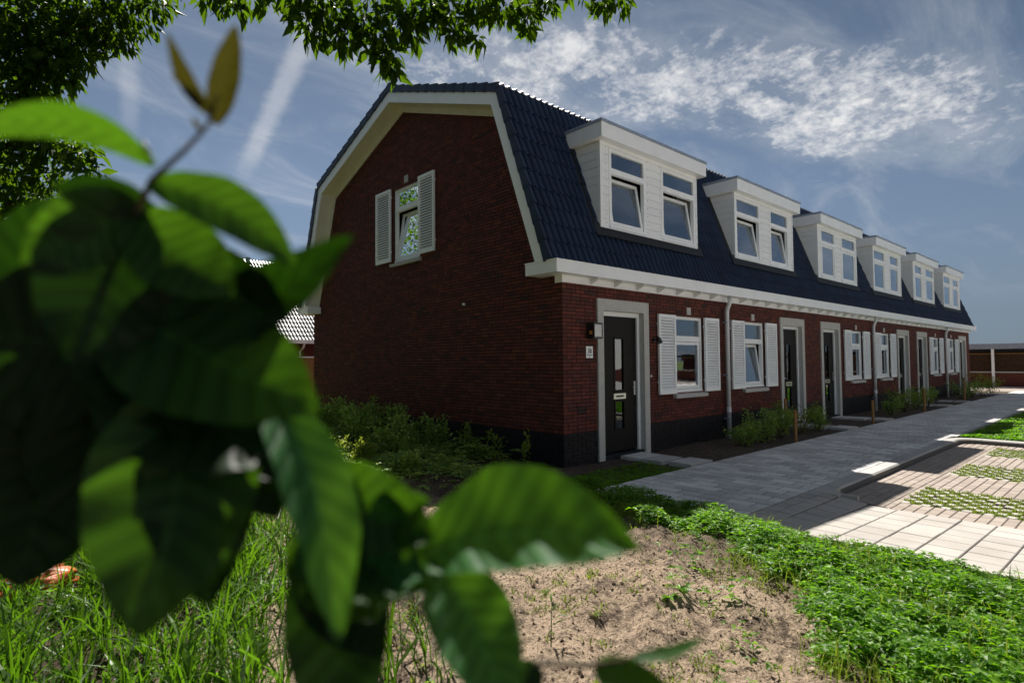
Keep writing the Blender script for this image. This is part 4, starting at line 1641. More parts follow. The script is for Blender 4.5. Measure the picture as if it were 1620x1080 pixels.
tag(link('meadow_grass', blade_mesh('meadow_grass', np.column_stack([gx_y, ground_z(gx_y[:, 0], gx_y[:, 1])]), ln, RNG.uniform(0.08, 0.24, len(gx_y)), RNG.uniform(0.003, 0.008, len(gx_y)), 'turf'), None, 'stuff'), 'fine grass blades mixed through the clover carpet', 'grass')
n = 7000
xy = np.column_stack([RNG.uniform(-1.0, 1.15, n), RNG.uniform(-1.40, -0.55, n)])
keep = RNG.random(n) < np.clip((0.95+0.9*np.sin(xy[:, 1]*2)-xy[:, 0]*0.25)*1.1, 0.25, 1)
clover_cloud('clover_ground_cover', xy[keep], 0.0, 0.05, 0.030, 'clover', 'low dark clover patch left of the first door slabs', 'clover')
n = 30000
xy = np.column_stack([8.0+20*RNG.random(n)**1.7, -3.36-5.5*RNG.random(n)**1.3])
clover_cloud('lawn', xy, 0.0, 0.10, 0.055, 'clover', 'bright lawn behind the kerb at the far end of the parking bays', 'lawn')


def scatter_on(n, x0, x1, y0, y1, f):
    xy_ = np.column_stack([RNG.uniform(x0, x1, n), RNG.uniform(y0, y1, n)])
    return xy_[RNG.random(n) < f(xy_[:, 0], xy_[:, 1])]


# tall grass at the left
def grass_density(x, y):
    lim = np.interp(y, [-5, -3.6, -2.5, -1.5, 0.6, 5], [-5.8, -5.5, -4.95, -4.5, -3.85, -2.9])
    return np.clip((lim-x)/0.5, 0.07, 1)*(x < lim+0.7)*(0.45+0.55*(0.5+0.5*np.sin(x*4.2+1)*np.sin(y*3.6)))


cl_xy = scatter_on(8500, -11, -3.0, -4.6, 5.0, grass_density)
cl_h = RNG.uniform(0.16, 0.52, len(cl_xy))
nb_ = 9
xy = np.repeat(cl_xy, nb_, 0)+RNG.normal(0, 0.022, (len(cl_xy)*nb_, 2))
z = ground_z(xy[:, 0], xy[:, 1])
an_ = RNG.random(len(xy))*6.283
mg_ = RNG.uniform(0.1, 0.95, len(xy))
ln = np.column_stack([np.cos(an_)*mg_, np.sin(an_)*mg_, np.zeros(len(xy))])
H = np.repeat(cl_h, nb_)*RNG.uniform(0.45, 1.15, len(xy))
tag(link('long_grass', blade_mesh('long_grass', np.column_stack([xy, z-0.01]), ln, H, RNG.uniform(0.005, 0.018, len(xy)), 'grass'), None, 'stuff'),
    'long rough grass in front of and left of the gable', 'grass')
xy = scatter_on(20000, -11, -3.0, -4.6, 5.0, grass_density)
clover_cloud('broadleaf_weeds', xy, 0.0, 0.12, 0.034, 'clover', 'small leafy weeds between the blades of long grass', 'weeds')
n = 17000
xy = np.column_stack([RNG.uniform(-4.0, -0.15, n), RNG.uniform(-0.6, 10.5, n)])
keep = RNG.random(n) < np.clip((xy[:, 1]+0.3+0.45*xy[:, 0]*0-0.4*np.sin(xy[:, 0]*4)-np.clip(xy[:, 0]+1.6, 0, 2)*0.9)/1.1, 0, 1)*np.clip((xy[:, 0]+4.0)/0.5, 0, 1)*(0.4+0.6*(np.sin(xy[:, 0]*3.7+xy[:, 1]*2.2) > -0.3))
clover_cloud('undergrowth', xy[keep], 0.0, 0.32, 0.066, 'shrub', 'low dark leafy undergrowth between the shrubs along the gable', 'undergrowth')
# thin sprouts on the sand
xy = scatter_on(2600, -5.2, -1.6, -5.4, 0.5, lambda x, y: np.where(np.sin(x*3.1+y*1.7)*np.sin(y*4.1-x) > 0.35, 0.8, 0.12))
rep = np.repeat(xy, 7, 0)+RNG.normal(0, 0.022, (len(xy)*7, 2))
ln = RNG.normal(0, 0.6, (len(rep), 3)); ln[:, 2] = 0
tag(link('sand_sprouts', blade_mesh('sand_sprouts', np.column_stack([rep, ground_z(rep[:, 0], rep[:, 1])-0.004]), ln, RNG.uniform(0.015, 0.065, len(rep)), RNG.uniform(0.004, 0.010, len(rep)), 'turf'), None, 'stuff'),
    'sparse thin sprouts dotted over the bare sand', 'weeds')

# clods and crumbs
n = 60000
xy = np.column_stack([RNG.uniform(-5.9, -1.2, n), RNG.uniform(-6.0, 1.5, n)])
size = np.clip(RNG.gamma(1.1, 0.0027, n)+0.0015, 0.0015, 0.034)
oct_ = np.array([(1, 0, 0), (-1, 0, 0), (0, 1, 0), (0, -1, 0), (0, 0, 1), (0, 0, -1)], float)
octf = np.array([(0, 2, 4), (2, 1, 4), (1, 3, 4), (3, 0, 4), (2, 0, 5), (1, 2, 5), (3, 1, 5), (0, 3, 5)])
V = oct_[None]*RNG.uniform(0.5, 1.2, (n, 6, 1))*size[:, None, None]
a = RNG.random(n)*6.28
ca, sa = np.cos(a)[:, None], np.sin(a)[:, None]
V = np.stack([V[..., 0]*ca-V[..., 1]*sa, V[..., 0]*sa+V[..., 1]*ca, V[..., 2]*0.75], -1)
V = V+np.column_stack([xy, ground_z(xy[:, 0], xy[:, 1])+size*0.25])[:, None, :]
F = (np.arange(n)[:, None, None]*6+octf[None]).reshape(-1, 3)
m = NT('soil_clod'); MAT['clod'] = m.p(m.ramp(m.rnd(), [(0.0, (0.05, 0.034, 0.024)), (0.45, (0.15, 0.105, 0.072)), (1.0, (0.46, 0.36, 0.27))]), 0.95, 0.1)
tag(link('soil_clods', np_mesh('soil_clods', V.reshape(-1, 3), F, 'clod', np.repeat(RNG.random(n), 8)), None, 'stuff'), 'crumbs and clods of dark soil strewn over the sand', 'soil')


# single weeds on the sand
def reed(px, py, h, lean, label):
    p = at(px, py, 1.0)-CAM
    t = (-0.02-CAM[2])/p[2]
    b = CAM+p*t
    b[2] = float(ground_z(b[0], b[1]))-0.01
    root = thing('reed_shoot', tuple(b), label, 'weed', 'reed shoots on the sand')
    top = b+np.array([lean[0]*h, lean[1]*h, h])
    midp = (b+top)/2+np.array([-lean[0]*0.1*h, -lean[1]*0.1*h, 0])
    mb_ = MB(); mb_.tube([b, midp, top], [0.004, 0.003, 0.001], 5); mb_.build('stem', 'grass', root)
    n_ = 5
    t_ = np.linspace(0.3, 0.85, n_)
    pos_ = b+(top-b)*t_[:, None]
    an = RNG.random(n_)*6.28
    d_ = np.column_stack([np.cos(an), np.sin(an), RNG.uniform(0.2, 0.9, n_)])
    link('blades', leaf_mesh('blades', pos_, d_, np.tile([[0, 0, 1.0]], (n_, 1)), h*RNG.uniform(0.35, 0.6, n_), np.full(n_, 0.014), 'grass', 0.3), root)


reed(872, 1046, 0.26, (0.10, 0.06), 'thin reed shoot standing alone on the sand right of the hanging leaf')
reed(700, 1075, 0.30, (0.08, 0.12), 'reed shoot on the sand strip between the two lowest hanging leaves')
reed(636, 1060, 0.34, (-0.05, 0.05), 'taller reed shoot beside the dark lowest leaf')
reed(655, 1072, 0.22, (0.12, -0.03), 'short reed shoot at the foot of the taller one')


def rosette(px, py, n_, size, mat, label):
    p = at(px, py, 1.0)-CAM
    b = CAM+p*((0.02-CAM[2])/p[2])
    b[2] = float(ground_z(b[0], b[1]))
    root = thing('weed_rosette', tuple(b), label, 'weed', 'leafy rosettes on the sand')
    an = np.linspace(0, 6.28, n_, endpoint=False)+RNG.normal(0, 0.25, n_)
    d_ = np.column_stack([np.cos(an), np.sin(an), RNG.uniform(0.15, 0.7, n_)])
    link('leaves', leaf_mesh('leaves', np.tile(b, (n_, 1)), d_, np.tile([[0, 0, 1.0]], (n_, 1)), size*RNG.uniform(0.6, 1.1, n_), size*0.3*np.ones(n_), mat, 0.2), root)
    mb_ = MB(); mb_.tube([b-np.array([0, 0, 0.02]), b+np.array([0, 0, size*0.25])], [0.006, 0.002], 5); mb_.build('stem', mat, root)


rosette(1058, 958, 9, 0.10, 'clover', 'leafy weed rosette in the middle of the bare sand')
rosette(1078, 946, 6, 0.12, 'clover', 'larger-leaved weed just behind the rosette on the sand')
rosette(864, 944, 14, 0.06, 'turf', 'small yellow-green tuft on the sand right of the big leaf')
rosette(942, 985, 8, 0.05, 'turf', 'tiny green tuft below the middle of the sand')


# ------------------------------------------------------------------ shrubs
def make_shrub(x, y, h, spread, n_stem, n_leaf, mat, label, name='shrub', group=None, lsize=0.045):
    z = float(ground_z(x, y))
    root = thing(name, (x, y, z), label, 'shrub', group)
    st = MB()
    P_, D_ = [], []
    for i in range(n_stem):
        a = random.random()*6.28
        r_ = spread*random.uniform(0.25, 1.0)
        hh = h*random.uniform(0.55, 1.08)
        b = np.array([x+0.06*spread*math.cos(a), y+0.06*spread*math.sin(a), z-0.02])
        t = np.array([x+r_*math.cos(a), y+r_*math.sin(a), z+hh])
        m1 = b+(t-b)*0.5+np.array([0, 0, 0.12*hh])
        st.tube([b, m1, t], [0.007, 0.005, 0.002], 5)
        k_ = int(1.7*n_leaf)//n_stem
        tt = RNG.uniform(0.15, 1.03, k_)**0.8
        pts = np.where(tt[:, None] < 0.5, b+(m1-b)*tt[:, None]*2, m1+(t-m1)*(tt[:, None]-0.5)*2)
        pts = pts+RNG.normal(0, 0.16*spread*0.5+0.02, (k_, 3))*np.array([1, 1, 0.7])
        pts[:, 2] = np.maximum(pts[:, 2], z+0.02)
        out = pts-np.array([x, y, z+0.3*h])
        P_.append(pts)
        D_.append(unit(out)+RNG.normal(0, 0.6, (k_, 3)))
    st.build('stems', 'bark', root)
    P_, D_ = np.concatenate(P_), np.concatenate(D_)
    L = lsize*RNG.uniform(0.6, 1.3, len(P_))
    link('foliage', leaf_mesh('foliage', P_, D_, np.array([[0, 0, 1.0]])+RNG.normal(0, 0.5, (len(P_), 3)), L, L*0.55, mat), root)
    return root


GROUP_G = 'shrubs along the gable wall'
gable_shrubs = [
    (-0.42, 0.42, 0.40, 0.10, 3, 45, 'yellow_shrub', 'slender sapling nearest the house corner, in front of the black plinth'),
    (-0.50, 0.95, 0.42, 0.14, 3, 60, 'yellow_shrub', 'second slender sapling from the house corner along the gable'),
    (-0.62, 1.65, 0.50, 0.20, 4, 110, 'yellow_shrub', 'third sapling from the house corner, yellowish leaves'),
    (-0.70, 2.45, 0.52, 0.28, 6, 240, 'shrub', 'fourth shrub from the house corner along the gable plinth'),
    (-0.80, 3.30, 0.66, 0.36, 7, 420, 'shrub', 'fifth shrub from the house corner, with one tall shoot'),
    (-1.55, 2.35, 0.50, 0.42, 8, 520, 'shrub', 'low dense shrub in front of the fourth gable shrub'),
    (-0.85, 4.30, 0.70, 0.42, 8, 520, 'shrub', 'sixth shrub from the house corner, under the gable window'),
    (-1.75, 3.40, 0.60, 0.46, 9, 620, 'shrub', 'broad dark shrub in front of the sixth gable shrub'),
    (-0.80, 5.40, 0.72, 0.42, 8, 480, 'shrub', 'seventh shrub from the house corner along the gable'),
    (-1.90, 4.60, 0.66, 0.46, 9, 560, 'shrub', 'dark shrub in front of the seventh gable shrub'),
    (-0.80, 6.60, 0.75, 0.42, 8, 460, 'shrub', 'eighth shrub from the house corner along the gable'),
    (-1.80, 6.00, 0.70, 0.44, 8, 460, 'shrub', 'shrub in front of the eighth gable shrub'),
    (-0.80, 7.90, 0.80, 0.44, 8, 420, 'shrub', 'ninth gable shrub, before the rear corner of the house'),
    (-1.75, 7.50, 0.75, 0.44, 8, 420, 'shrub', 'shrub in front of the ninth gable shrub'),
    (-2.60, 1.75, 0.34, 0.30, 7, 300, 'yellow_shrub', 'sunlit leafy shrub at the front edge of the gable bed'),
    (-2.25, 0.85, 0.24, 0.22, 6, 200, 'shrub', 'small low shrub at the near front of the gable bed'),
    (-2.75, 3.10, 0.42, 0.34, 7, 360, 'yellow_shrub', 'sunlit bushy shrub behind the bright front shrub'),
    (-1.10, 9.60, 1.00, 0.55, 10, 520, 'yellow_shrub', 'sunlit yellow-green shrub beyond the rear corner of the gable'),
]
for g_ in gable_shrubs:
    g_ = (g_[0], g_[1], g_[2]*1.2, g_[3]*1.1, *g_[4:])
    make_shrub(*g_[:7], g_[7], 'shrub', GROUP_G, 0.074 if g_[6] == 'shrub' else 0.070)
GROUP_F = 'shrubs in the front beds'
for (x, y, h, sp, ns, nl, mt, lb) in [
    (4.15, -0.80, 0.50, 0.42, 8, 420, 'shrub', 'front-bed shrub right of the first downpipe, nearest the camera'),
    (4.85, -0.85, 0.66, 0.45, 9, 520, 'shrub', 'front-bed shrub just before the first wooden stake'),
    (5.75, -0.80, 0.72, 0.48, 9, 560, 'shrub', 'tall front-bed shrub behind the first wooden stake'),
    (6.65, -0.80, 0.74, 0.46, 9, 520, 'yellow_shrub', 'yellowish shrub before the second front door'),
    (7.55, -0.85, 0.60, 0.40, 8, 380, 'shrub', 'shrub between the second and third front doors'),
    (12.9, -0.80, 0.62, 0.5, 9, 420, 'shrub', 'front-bed shrub left of the fourth front door'),
    (14.2, -0.85, 0.80, 0.55, 9, 460, 'yellow_shrub', 'rusty yellow shrub by the third wooden stake'),
    (15.6, -0.80, 0.80, 0.55, 9, 460, 'shrub', 'shrub right of the third wooden stake'),
    (17.0, -0.80, 0.66, 0.5, 8, 360, 'shrub', 'shrub before the fifth front door'),
    (22.2, -0.80, 0.80, 0.6, 9, 420, 'shrub', 'shrub at the third downpipe'),
    (23.8, -0.80, 0.95, 0.6, 9, 460, 'shrub', 'tall dark shrub near the sixth front door'),
    (25.6, -0.90, 1.10, 0.65, 9, 460, 'yellow_shrub', 'tall yellow-green shrub near the end of the terrace'),
    (27.0, -1.00, 0.95, 0.6, 9, 420, 'yellow_shrub', 'last bright shrub at the far corner of the terrace')]:
    make_shrub(x, y, h*0.85, sp, ns, nl, mt, lb, 'shrub', GROUP_F, 0.055)
for i, (x, y, h) in enumerate([(5.14, -1.33, 0.58), (6.55, -0.55, 0.72), (9.69, -1.33, 0.56), (14.2, -1.37, 0.70), (21.0, -1.1, 0.85)]):
    b_ = MB()
    lean = random.uniform(-0.015, 0.015)
    b_.tube([(x, y, -0.12), (x+lean*0.5, y, h*0.5), (x+lean, y, h-0.02), (x+lean, y, h)], [0.030, 0.031, 0.030, 0.022], 8)
    o = b_.build('garden_stake', 'stake')
    tag(o, 'round wooden stake in the front bed, %s from the gable end' % (ORD+['seventh'])[i], 'stake', 'wooden stakes in the front beds')

# crumpled orange bag in the grass
b_ = MB()
rr = random.Random(5)
nu, nv = 22, 12
cx, cy = -6.33, -0.80
vs = []
for i in range(nu):
    for j_ in range(nv):
        a, t = 2*math.pi*i/nu, math.pi*j_/(nv-1)
        r0 = 1+0.28*math.sin(5*a+3*t)+0.2*math.sin(9*a-4*t)+rr.uniform(-0.1, 0.1)
        vs.append((cx+0.26*r0*math.cos(a)*math.sin(t)+0.03*math.sin(7*t), cy+0.17*r0*math.sin(a)*math.sin(t), 0.055+0.085*r0*math.cos(t)*(1+0.3*math.sin(3*a))))
b_.add(vs, [(i*nv+j_, ((i+1) % nu)*nv+j_, ((i+1) % nu)*nv+j_+1, i*nv+j_+1) for i in range(nu) for j_ in range(nv-1)], 0)
m = NT('orange_plastic'); MAT['orange'] = m.p(m.ramp(m.noise(14, 5), [(0.3, (0.42, 0.075, 0.02)), (0.7, (0.62, 0.15, 0.04))]), 0.4, 0.4)
tag(b_.build('crumpled_bag', 'orange', smooth=True), 'crumpled orange plastic bag half hidden in the long grass', 'bag')

# ------------------------------------------------------------------ neighbours: house behind, fence, carport
nh = thing('neighbour_house', (4.0, 21.0, 0), 'low house with sunlit tiled roof behind the rear corner of the gable', 'house')
b_ = MB(); b_.box(-12, 12, 18.35, 27.6, -0.2, 2.5); b_.build('wall', 'brick', nh)
b_ = MB()
b_.prism([(17.9, 2.55), (23.0, 6.62), (28.1, 2.55)], 0, -12.4, 12.4)
nroof = b_.build('roof', 'deck', nh)
mats = []
upv = Vector((0, 5.1, 4.07)).normalized()
Xv = Vector((1, 0, 0))
Nv = Xv.cross(upv)
for c in range(int(24.6/TILE_W)):
    for rw in range(20):
        p = Vector((-12.3+c*TILE_W, 17.86, 2.55))+upv*(rw*0.32)+Nv*0.004
        mats.append(Matrix(((Xv.x, upv.x, Nv.x, p.x), (Xv.y, upv.y, Nv.y, p.y), (Xv.z, upv.z, Nv.z, p.z), (0, 0, 0, 1))))
m = NT('glossy_roof_tile'); MAT['tile_glossy'] = m.p(m.ramp(m.rnd(), [(0.0, (0.03, 0.033, 0.04)), (1.0, (0.055, 0.06, 0.07))]), 0.34, 1.0)
joined_tiles('roof_tiling', mats, nroof, 'tile_glossy')
b_ = MB(); b_.box(-12.4, 12.4, 17.70, 17.86, 2.42, 2.58); b_.build('gutter', 'white', nh)
b_ = MB(); b_.tube([(3.20, 17.78, 2.42), (3.20, 17.9, 2.25), (3.20, 18.28, 2.1), (3.20, 18.30, 0)], 0.045, 8); b_.build('downpipe', 'white', nh)
for xx in (1.35, 2.4):
    b_ = MB(); b_.tube([(xx, 22.55, 6.35), (xx, 22.55, 6.62)], 0.10, 10); b_.build('roof_vent', 'zinc', nroof)

fn = thing('board_fence', (0.8, 14.5, 0), 'warm brown board fence behind the rear corner of the gable', 'fence')
b_ = MB(); b_.box(0, 0.135, -0.011, 0.011, 0.02, 1.78); fme = b_.mesh('fence_board', 'fence')
for i in range(60):
    piece('fence_board', fme, fn, Matrix.Translation((-5.4+i*0.142, 14.5+random.uniform(-0.003, 0.003), random.uniform(-0.008, 0.008))))
b_ = MB(); b_.box(-5.45, 3.2, 14.45, 14.55, 1.792, 1.835); b_.build('fence_cap', 'white', fn)
for i in range(5):
    b_ = MB(); b_.box(-5.4+i*2.1, -5.31+i*2.1, 14.52, 14.61, -0.1, 1.79); b_.build('fence_post', 'fence', fn)

cp = thing('carport', (36.5, -4, 0), 'low flat-roofed brick carport with slatted screens beyond the terrace', 'carport')
b_ = MB(); b_.box(34.3, 41, -22, 7, 2.08, 2.37); b_.build('roof', 'zinc', cp)
b_ = MB(); b_.box(34.60, 34.82, -22, 6.8, -0.1, 0.78); b_.box(39.0, 39.2, -22, 6.8, -0.1, 2.07); b_.build('low_wall', 'brick', cp)
b_ = MB(); b_.box(34.55, 34.87, -22, 6.8, 0.781, 0.84); b_.build('wall_coping', 'concrete', cp)
b_ = MB(); b_.box(34.62, 34.78, -22, 6.8, 1.90, 2.079); b_.build('beam', 'deck', cp)
for i in range(8):
    yy = 5.55-i*2.75
    b_ = MB(); b_.box(34.42, 34.54, yy-0.06, yy+0.06, -0.1, 2.079); b_.build('post', 'white', cp)
b_ = MB(); b_.box(34.64, 34.665, -22, 6.8, 1.80, 1.845); b_.build('top_rail', 'fence', cp)
b_ = MB(); b_.box(34.66, 34.68, -2.75, 1.245, -0.03, 0.03)
m = NT('dark_slat_wood'); MAT['slatwood'] = m.p(m.ramp(m.noise(8), [(0.3, (0.045, 0.026, 0.016)), (0.7, (0.085, 0.05, 0.03))]), 0.8, 0.15)
sme = b_.mesh('screen_slat', 'slatwood')
for i in range(12):
    for q in range(-1, 4):
        piece('screen_slat', sme, cp, Matrix.Translation((0, -q*4.0, 0.885+i*0.078)))
b_ = MB(); b_.box(33.65, 34.45, -22, 3, -0.1, 0.03); b_.build('apron_strip', 'concrete', cp)

# unseen pale row added behind the camera to bounce light; the front windows mirror it
MAT['court'] = mat_paver('pale_court_paving', (0.56, 0.54, 0.51), (0.66, 0.64, 0.60), (0.52, 0.50, 0.47))
m = NT('pale_render'); MAT['render'] = m.p(m.ramp(m.noise(1.5, 5), [(0.3, (0.72, 0.70, 0.66)), (0.7, (0.80, 0.78, 0.74))]), 0.9, 0.15)
b_ = MB(); b_.box(-1.0, 36.0, -22.5, -9.6, -0.2, -0.035)
b_.build('court', 'court', kind='structure')  # unseen court, paved pale so that it bounces light onto the fronts
for q in range(3):
    x0 = -8.0+q*14.5
    ow = thing('opposite_house', (x0+7, -27, 0), ['pale rendered house across the court, nearest the camera side', 'middle pale rendered house across the court', 'pale rendered house across the court, farthest along'][q], 'house', 'pale houses across the court')
    b_ = MB(); b_.box(x0, x0+14.0, -31.0, -23.0, -0.2, 5.4); b_.build('wall', 'render', ow)
    b_ = MB(); b_.box(x0, x0+14.0, -22.999, -22.96, -0.2, 1.0); b_.build('brick_base', 'brick', ow)
    b_ = MB(); b_.prism([(-22.5, 5.3), (-27.0, 8.8), (-31.5, 5.3)], 0, x0-0.3, x0+14.3); b_.build('roof', 'tile', ow)
    for j_ in range(4):
        for z0_ in (1.1, 3.4):
            b_ = MB(); rect_ring(b_, x0+1.0+j_*3.4, x0+2.3+j_*3.4, z0_, z0_+1.35, 0.08, -23.06, -22.95)
            b_.box(x0+1.08+j_*3.4, x0+2.22+j_*3.4, -23.05, -22.985, z0_+0.08, z0_+1.27)
            b_.build('window', 'lead', ow)

# ------------------------------------------------------------------ the tree over the left corner
tree = None
trunk_base = CAM+6.2*(FW-RT*1.22)
trunk_base[2] = float(ground_z(trunk_base[0], trunk_base[1]))-0.05
tree = thing('cherry_tree', tuple(trunk_base), 'big leafy tree whose crown hangs in at the upper left corner and top edge', 'tree')
clusters = []      # (pixel x, pixel y, depth, radius in metres, leaves)
for a in [(20, 20, 6.0, .50, 420), (90, 30, 6.2, .48, 400), (150, 20, 6.3, .40, 300), (205, 12, 6.4, .34, 220), (245, 4, 6.4, .22, 90), (30, 90, 6.0, .46, 380), (85, 85, 6.1, .36, 260),
          (120, 75, 6.2, .28, 150), (160, 52, 6.3, .24, 120), (190, 62, 6.3, .15, 55), (20, 150, 6.0, .38, 260), (70, 130, 6.1, .26, 130), (100, 118, 6.1, .18, 70), (40, 185, 6.0, .26, 120), (8, 215, 6.0, .30, 150),
          (90, 228, 5.9, .22, 110), (128, 240, 5.9, .17, 90), (135, 275, 5.9, .16, 80), (60, 232, 6.0, .22, 110), (20, 260, 6.0, .26, 130), (75, 275, 6.0, .18, 70), (30, 310, 6.1, .30, 170),
          (75, 318, 6.1, .18, 80), (20, 350, 6.1, .28, 150), (55, 358, 6.1, .15, 50), (-40, 60, 6.0, .6, 420), (-40, 200, 6.0, .6, 360), (-60, 330, 6.1, .6, 300), (-60, 430, 6.2, .5, 200), (40, -60, 6.0, .6, 300),
          (150, -80, 6.1, .6, 300), (260, -70, 6.0, .5, 220),
          # the spray along the top edge
          (365, 4, 4.7, .12, 45), (330, -20, 4.7, .15, 50), (405, -18, 4.7, .16, 50), (480, 10, 4.6, .14, 60), (490, 42, 4.6, .13, 55), (520, 20, 4.6, .18, 90), (545, 55, 4.6, .14, 70), (575, 30, 4.6, .18, 90),
          (600, 62, 4.6, .13, 60), (610, 88, 4.6, .11, 50), (618, 108, 4.6, .06, 18), (630, 30, 4.6, .17, 80), (660, 20, 4.6, .15, 65), (655, 52, 4.6, .09, 30), (690, 8, 4.6, .16, 70), (715, 30, 4.6, .15, 70), (722, 58, 4.6, .09, 30), (755, 62, 4.6, .055, 16),
          (760, 12, 4.6, .15, 60), (800, 6, 4.6, .14, 50), (835, 18, 4.6, .11, 42), (838, 42, 4.6, .05, 14), (865, 4, 4.6, .09, 30), (960, 4, 4.6, .09, 30), (985, 0, 4.6, .08, 22), (470, -40, 4.6, .3, 140), (600, -50, 4.6, .34, 160), (740, -50, 4.6, .30, 130), (900, -50, 4.6, .3, 90)]:
    clusters.append((at(a[0], a[1], a[2]), a[3], int(a[4]*(1.35 if a[2] > 5 else 1.35))))
# the rest of the crown, above and behind
cr = trunk_base+np.array([0.4, 0.5, 5.6])
for i in range(46):
    v = RNG.normal(size=3)
    v = v/np.linalg.norm(v)*RNG.uniform(0.5, 1.0)*np.array([2.6, 2.6, 1.9])
    p = cr+v
    q = p-CAM
    dp = q @ FW
    if dp > 0.3:
        u_, v_ = 810+FPX*(q @ RT)/dp, 540-FPX*(q @ UP)/dp
        if u_ > -70 and v_ > -60:
            continue
    clusters.append((p, 0.6, 260))
PL, DL, LL = [], [], []
for c, r_, n_ in clusters:
    v = RNG.normal(size=(n_, 3))
    v = v/np.linalg.norm(v, axis=1, keepdims=True)*(RNG.random((n_, 1))**0.45)*r_*np.array([1, 1, 0.85])
    PL.append(c+v)
    d = unit(v)*0.7+RNG.normal(0, 0.45, (n_, 3))+np.array([0, 0, -0.75])
    DL.append(d)
    LL.append(np.clip(RNG.gamma(9, 0.0125, n_), 0.05, 0.18))
PL, DL, LL = np.concatenate(PL), np.concatenate(DL), np.concatenate(LL)
link('crown', leaf_mesh('crown', PL, DL, RNG.normal(0, 1, (len(PL), 3))+np.array([0, 0, 0.8]), LL, LL*0.40, 'crown', 0.18), tree)
tb = MB()
fork = trunk_base+np.array([0.15, 0.1, 2.6])
tb.tube([trunk_base, trunk_base+np.array([0.02, 0.0, 0.5]), trunk_base+np.array([0.1, 0.05, 1.5]), fork], [0.24, 0.19, 0.165, 0.15], 12)
tops = [cr+np.array(o_) for o_ in ((0.3, 0.2, 0.9), (-1.4, 0.6, 0.2), (0.6, 1.5, 0.1), (-0.6, -1.4, 0.3))]
for t in tops:
    tb.tube([fork-np.array([0, 0, 0.1]), fork+(t-fork)*0.45+np.array([0, 0, 0.25]), t], [0.12, 0.07, 0.02], 9)
limb_a = at(-160, 120, 6.3)
tb.tube([fork, fork+(limb_a-fork)*0.5+np.array([0, 0, 0.2]), limb_a, at(-30, 70, 6.2), at(40, 60, 6.2)], [0.09, 0.06, 0.03, 0.014, 0.006], 9)
limb_b = at(-60, 270, 6.0)
tb.tube([fork-np.array([0, 0, 0.5]), fork+(limb_b-fork)*0.5, limb_b, at(55, 205, 6.0), at(125, 245, 5.9)], [0.09, 0.06, 0.035, 0.015, 0.005], 9)
tb.tube([limb_b, at(10, 320, 6.1), at(60, 350, 6.1)], [0.025, 0.014, 0.005], 7)
limb_c = at(330, -190, 4.9)
tb.tube([fork+np.array([0, 0, 0.3]), at(-420, -160, 6.0), at(-60, -300, 5.4), limb_c, at(600, -60, 4.6), at(900, -40, 4.6)], [0.11, 0.08, 0.05, 0.03, 0.015, 0.006], 9)
for a, b in (((480, -90), (500, 30)), ((560, -70), (612, 95)), ((620, -55), (660, 40)), ((680, -55), (735, 45)), ((780, -50), (835, 40)), ((390, -110), (366, 2)), ((900, -40), (975, 4))):
    tb.tube([at(*a, 4.62), at((a[0]+b[0])/2+8, (a[1]+b[1])/2, 4.6), at(*b, 4.6)], [0.010, 0.006, 0.002], 5)
for a, b in (((20, 60), (160, 40)), ((20, 60), (60, 150)), ((-60, 270), (130, 270)), ((-120, 150), (100, 110))):
    tb.tube([at(*a, 6.1), at((a[0]+b[0])/2, (a[1]+b[1])/2+6, 6.1), at(*b, 6.1)], [0.016, 0.010, 0.003], 5)
tb.build('trunk', 'bark', tree, smooth=True)


# trees left of the frame: the gable window mirrors them and the gable wall stands in their shelter
def far_tree(x, y, h, r, label):
    z = float(ground_z(x, y))
    root = thing('leafy_tree', (x, y, z), label, 'tree', 'trees west of the gable')
    t_ = MB()
    t_.tube([(x, y, z-0.1), (x+0.05, y, z+h*0.2), (x+0.1, y+0.1, z+h*0.45), (x, y+0.1, z+h*0.8)], [0.26, 0.19, 0.14, 0.04], 10)
    pos_, dir_ = [], []
    for i in range(60):
        v = RNG.normal(size=3)
        v = v/np.linalg.norm(v)*RNG.uniform(0.35, 1.0)*np.array([r, r, h*0.40])
        c = np.array([x, y, z+h*0.60])+v
        if i % 5 == 0:
            t_.tube([(x+0.1, y+0.1, z+h*0.40), (x+(c[0]-x)*0.5, y+(c[1]-y)*0.5, (z+h*0.45+c[2])/2+0.2), tuple(c)], [0.06, 0.04, 0.01], 6)
        q = RNG.normal(size=(170, 3))
        q = q/np.linalg.norm(q, axis=1, keepdims=True)*(RNG.random((170, 1))**0.5)*r*0.33
        pos_.append(c+q); dir_.append(unit(q)+RNG.normal(0, 0.5, (170, 3))+np.array([0, 0, -0.5]))
    pos_, dir_ = np.concatenate(pos_), np.concatenate(dir_)
    L_ = RNG.uniform(0.14, 0.24, len(pos_))
    link('crown', leaf_mesh('crown', pos_, dir_, RNG.normal(0, 1, (len(pos_), 3)), L_, L_*0.55, 'crown'), root)
    t_.build('trunk', 'bark', root, smooth=True)


for i, (x, y, h, r) in enumerate([(-12.5, -1.0, 9.5, 2.9), (-13.5, 4.5, 11.0, 3.2), (-12.0, 10.0, 10.0, 3.0), (-8.8, 16.0, 13.0, 3.2), (-14.5, -7.0, 10.0, 3.0)]):
    far_tree(x, y, h, r, ['tree left of the picture edge, mirrored low in the gable window', 'tallest tree left of the picture edge, opposite the gable window', 'tree left of the picture edge, level with the rear corner of the gable',
                          'farthest tree left of the picture edge, behind the house line', 'tree left of and behind the camera'][i])


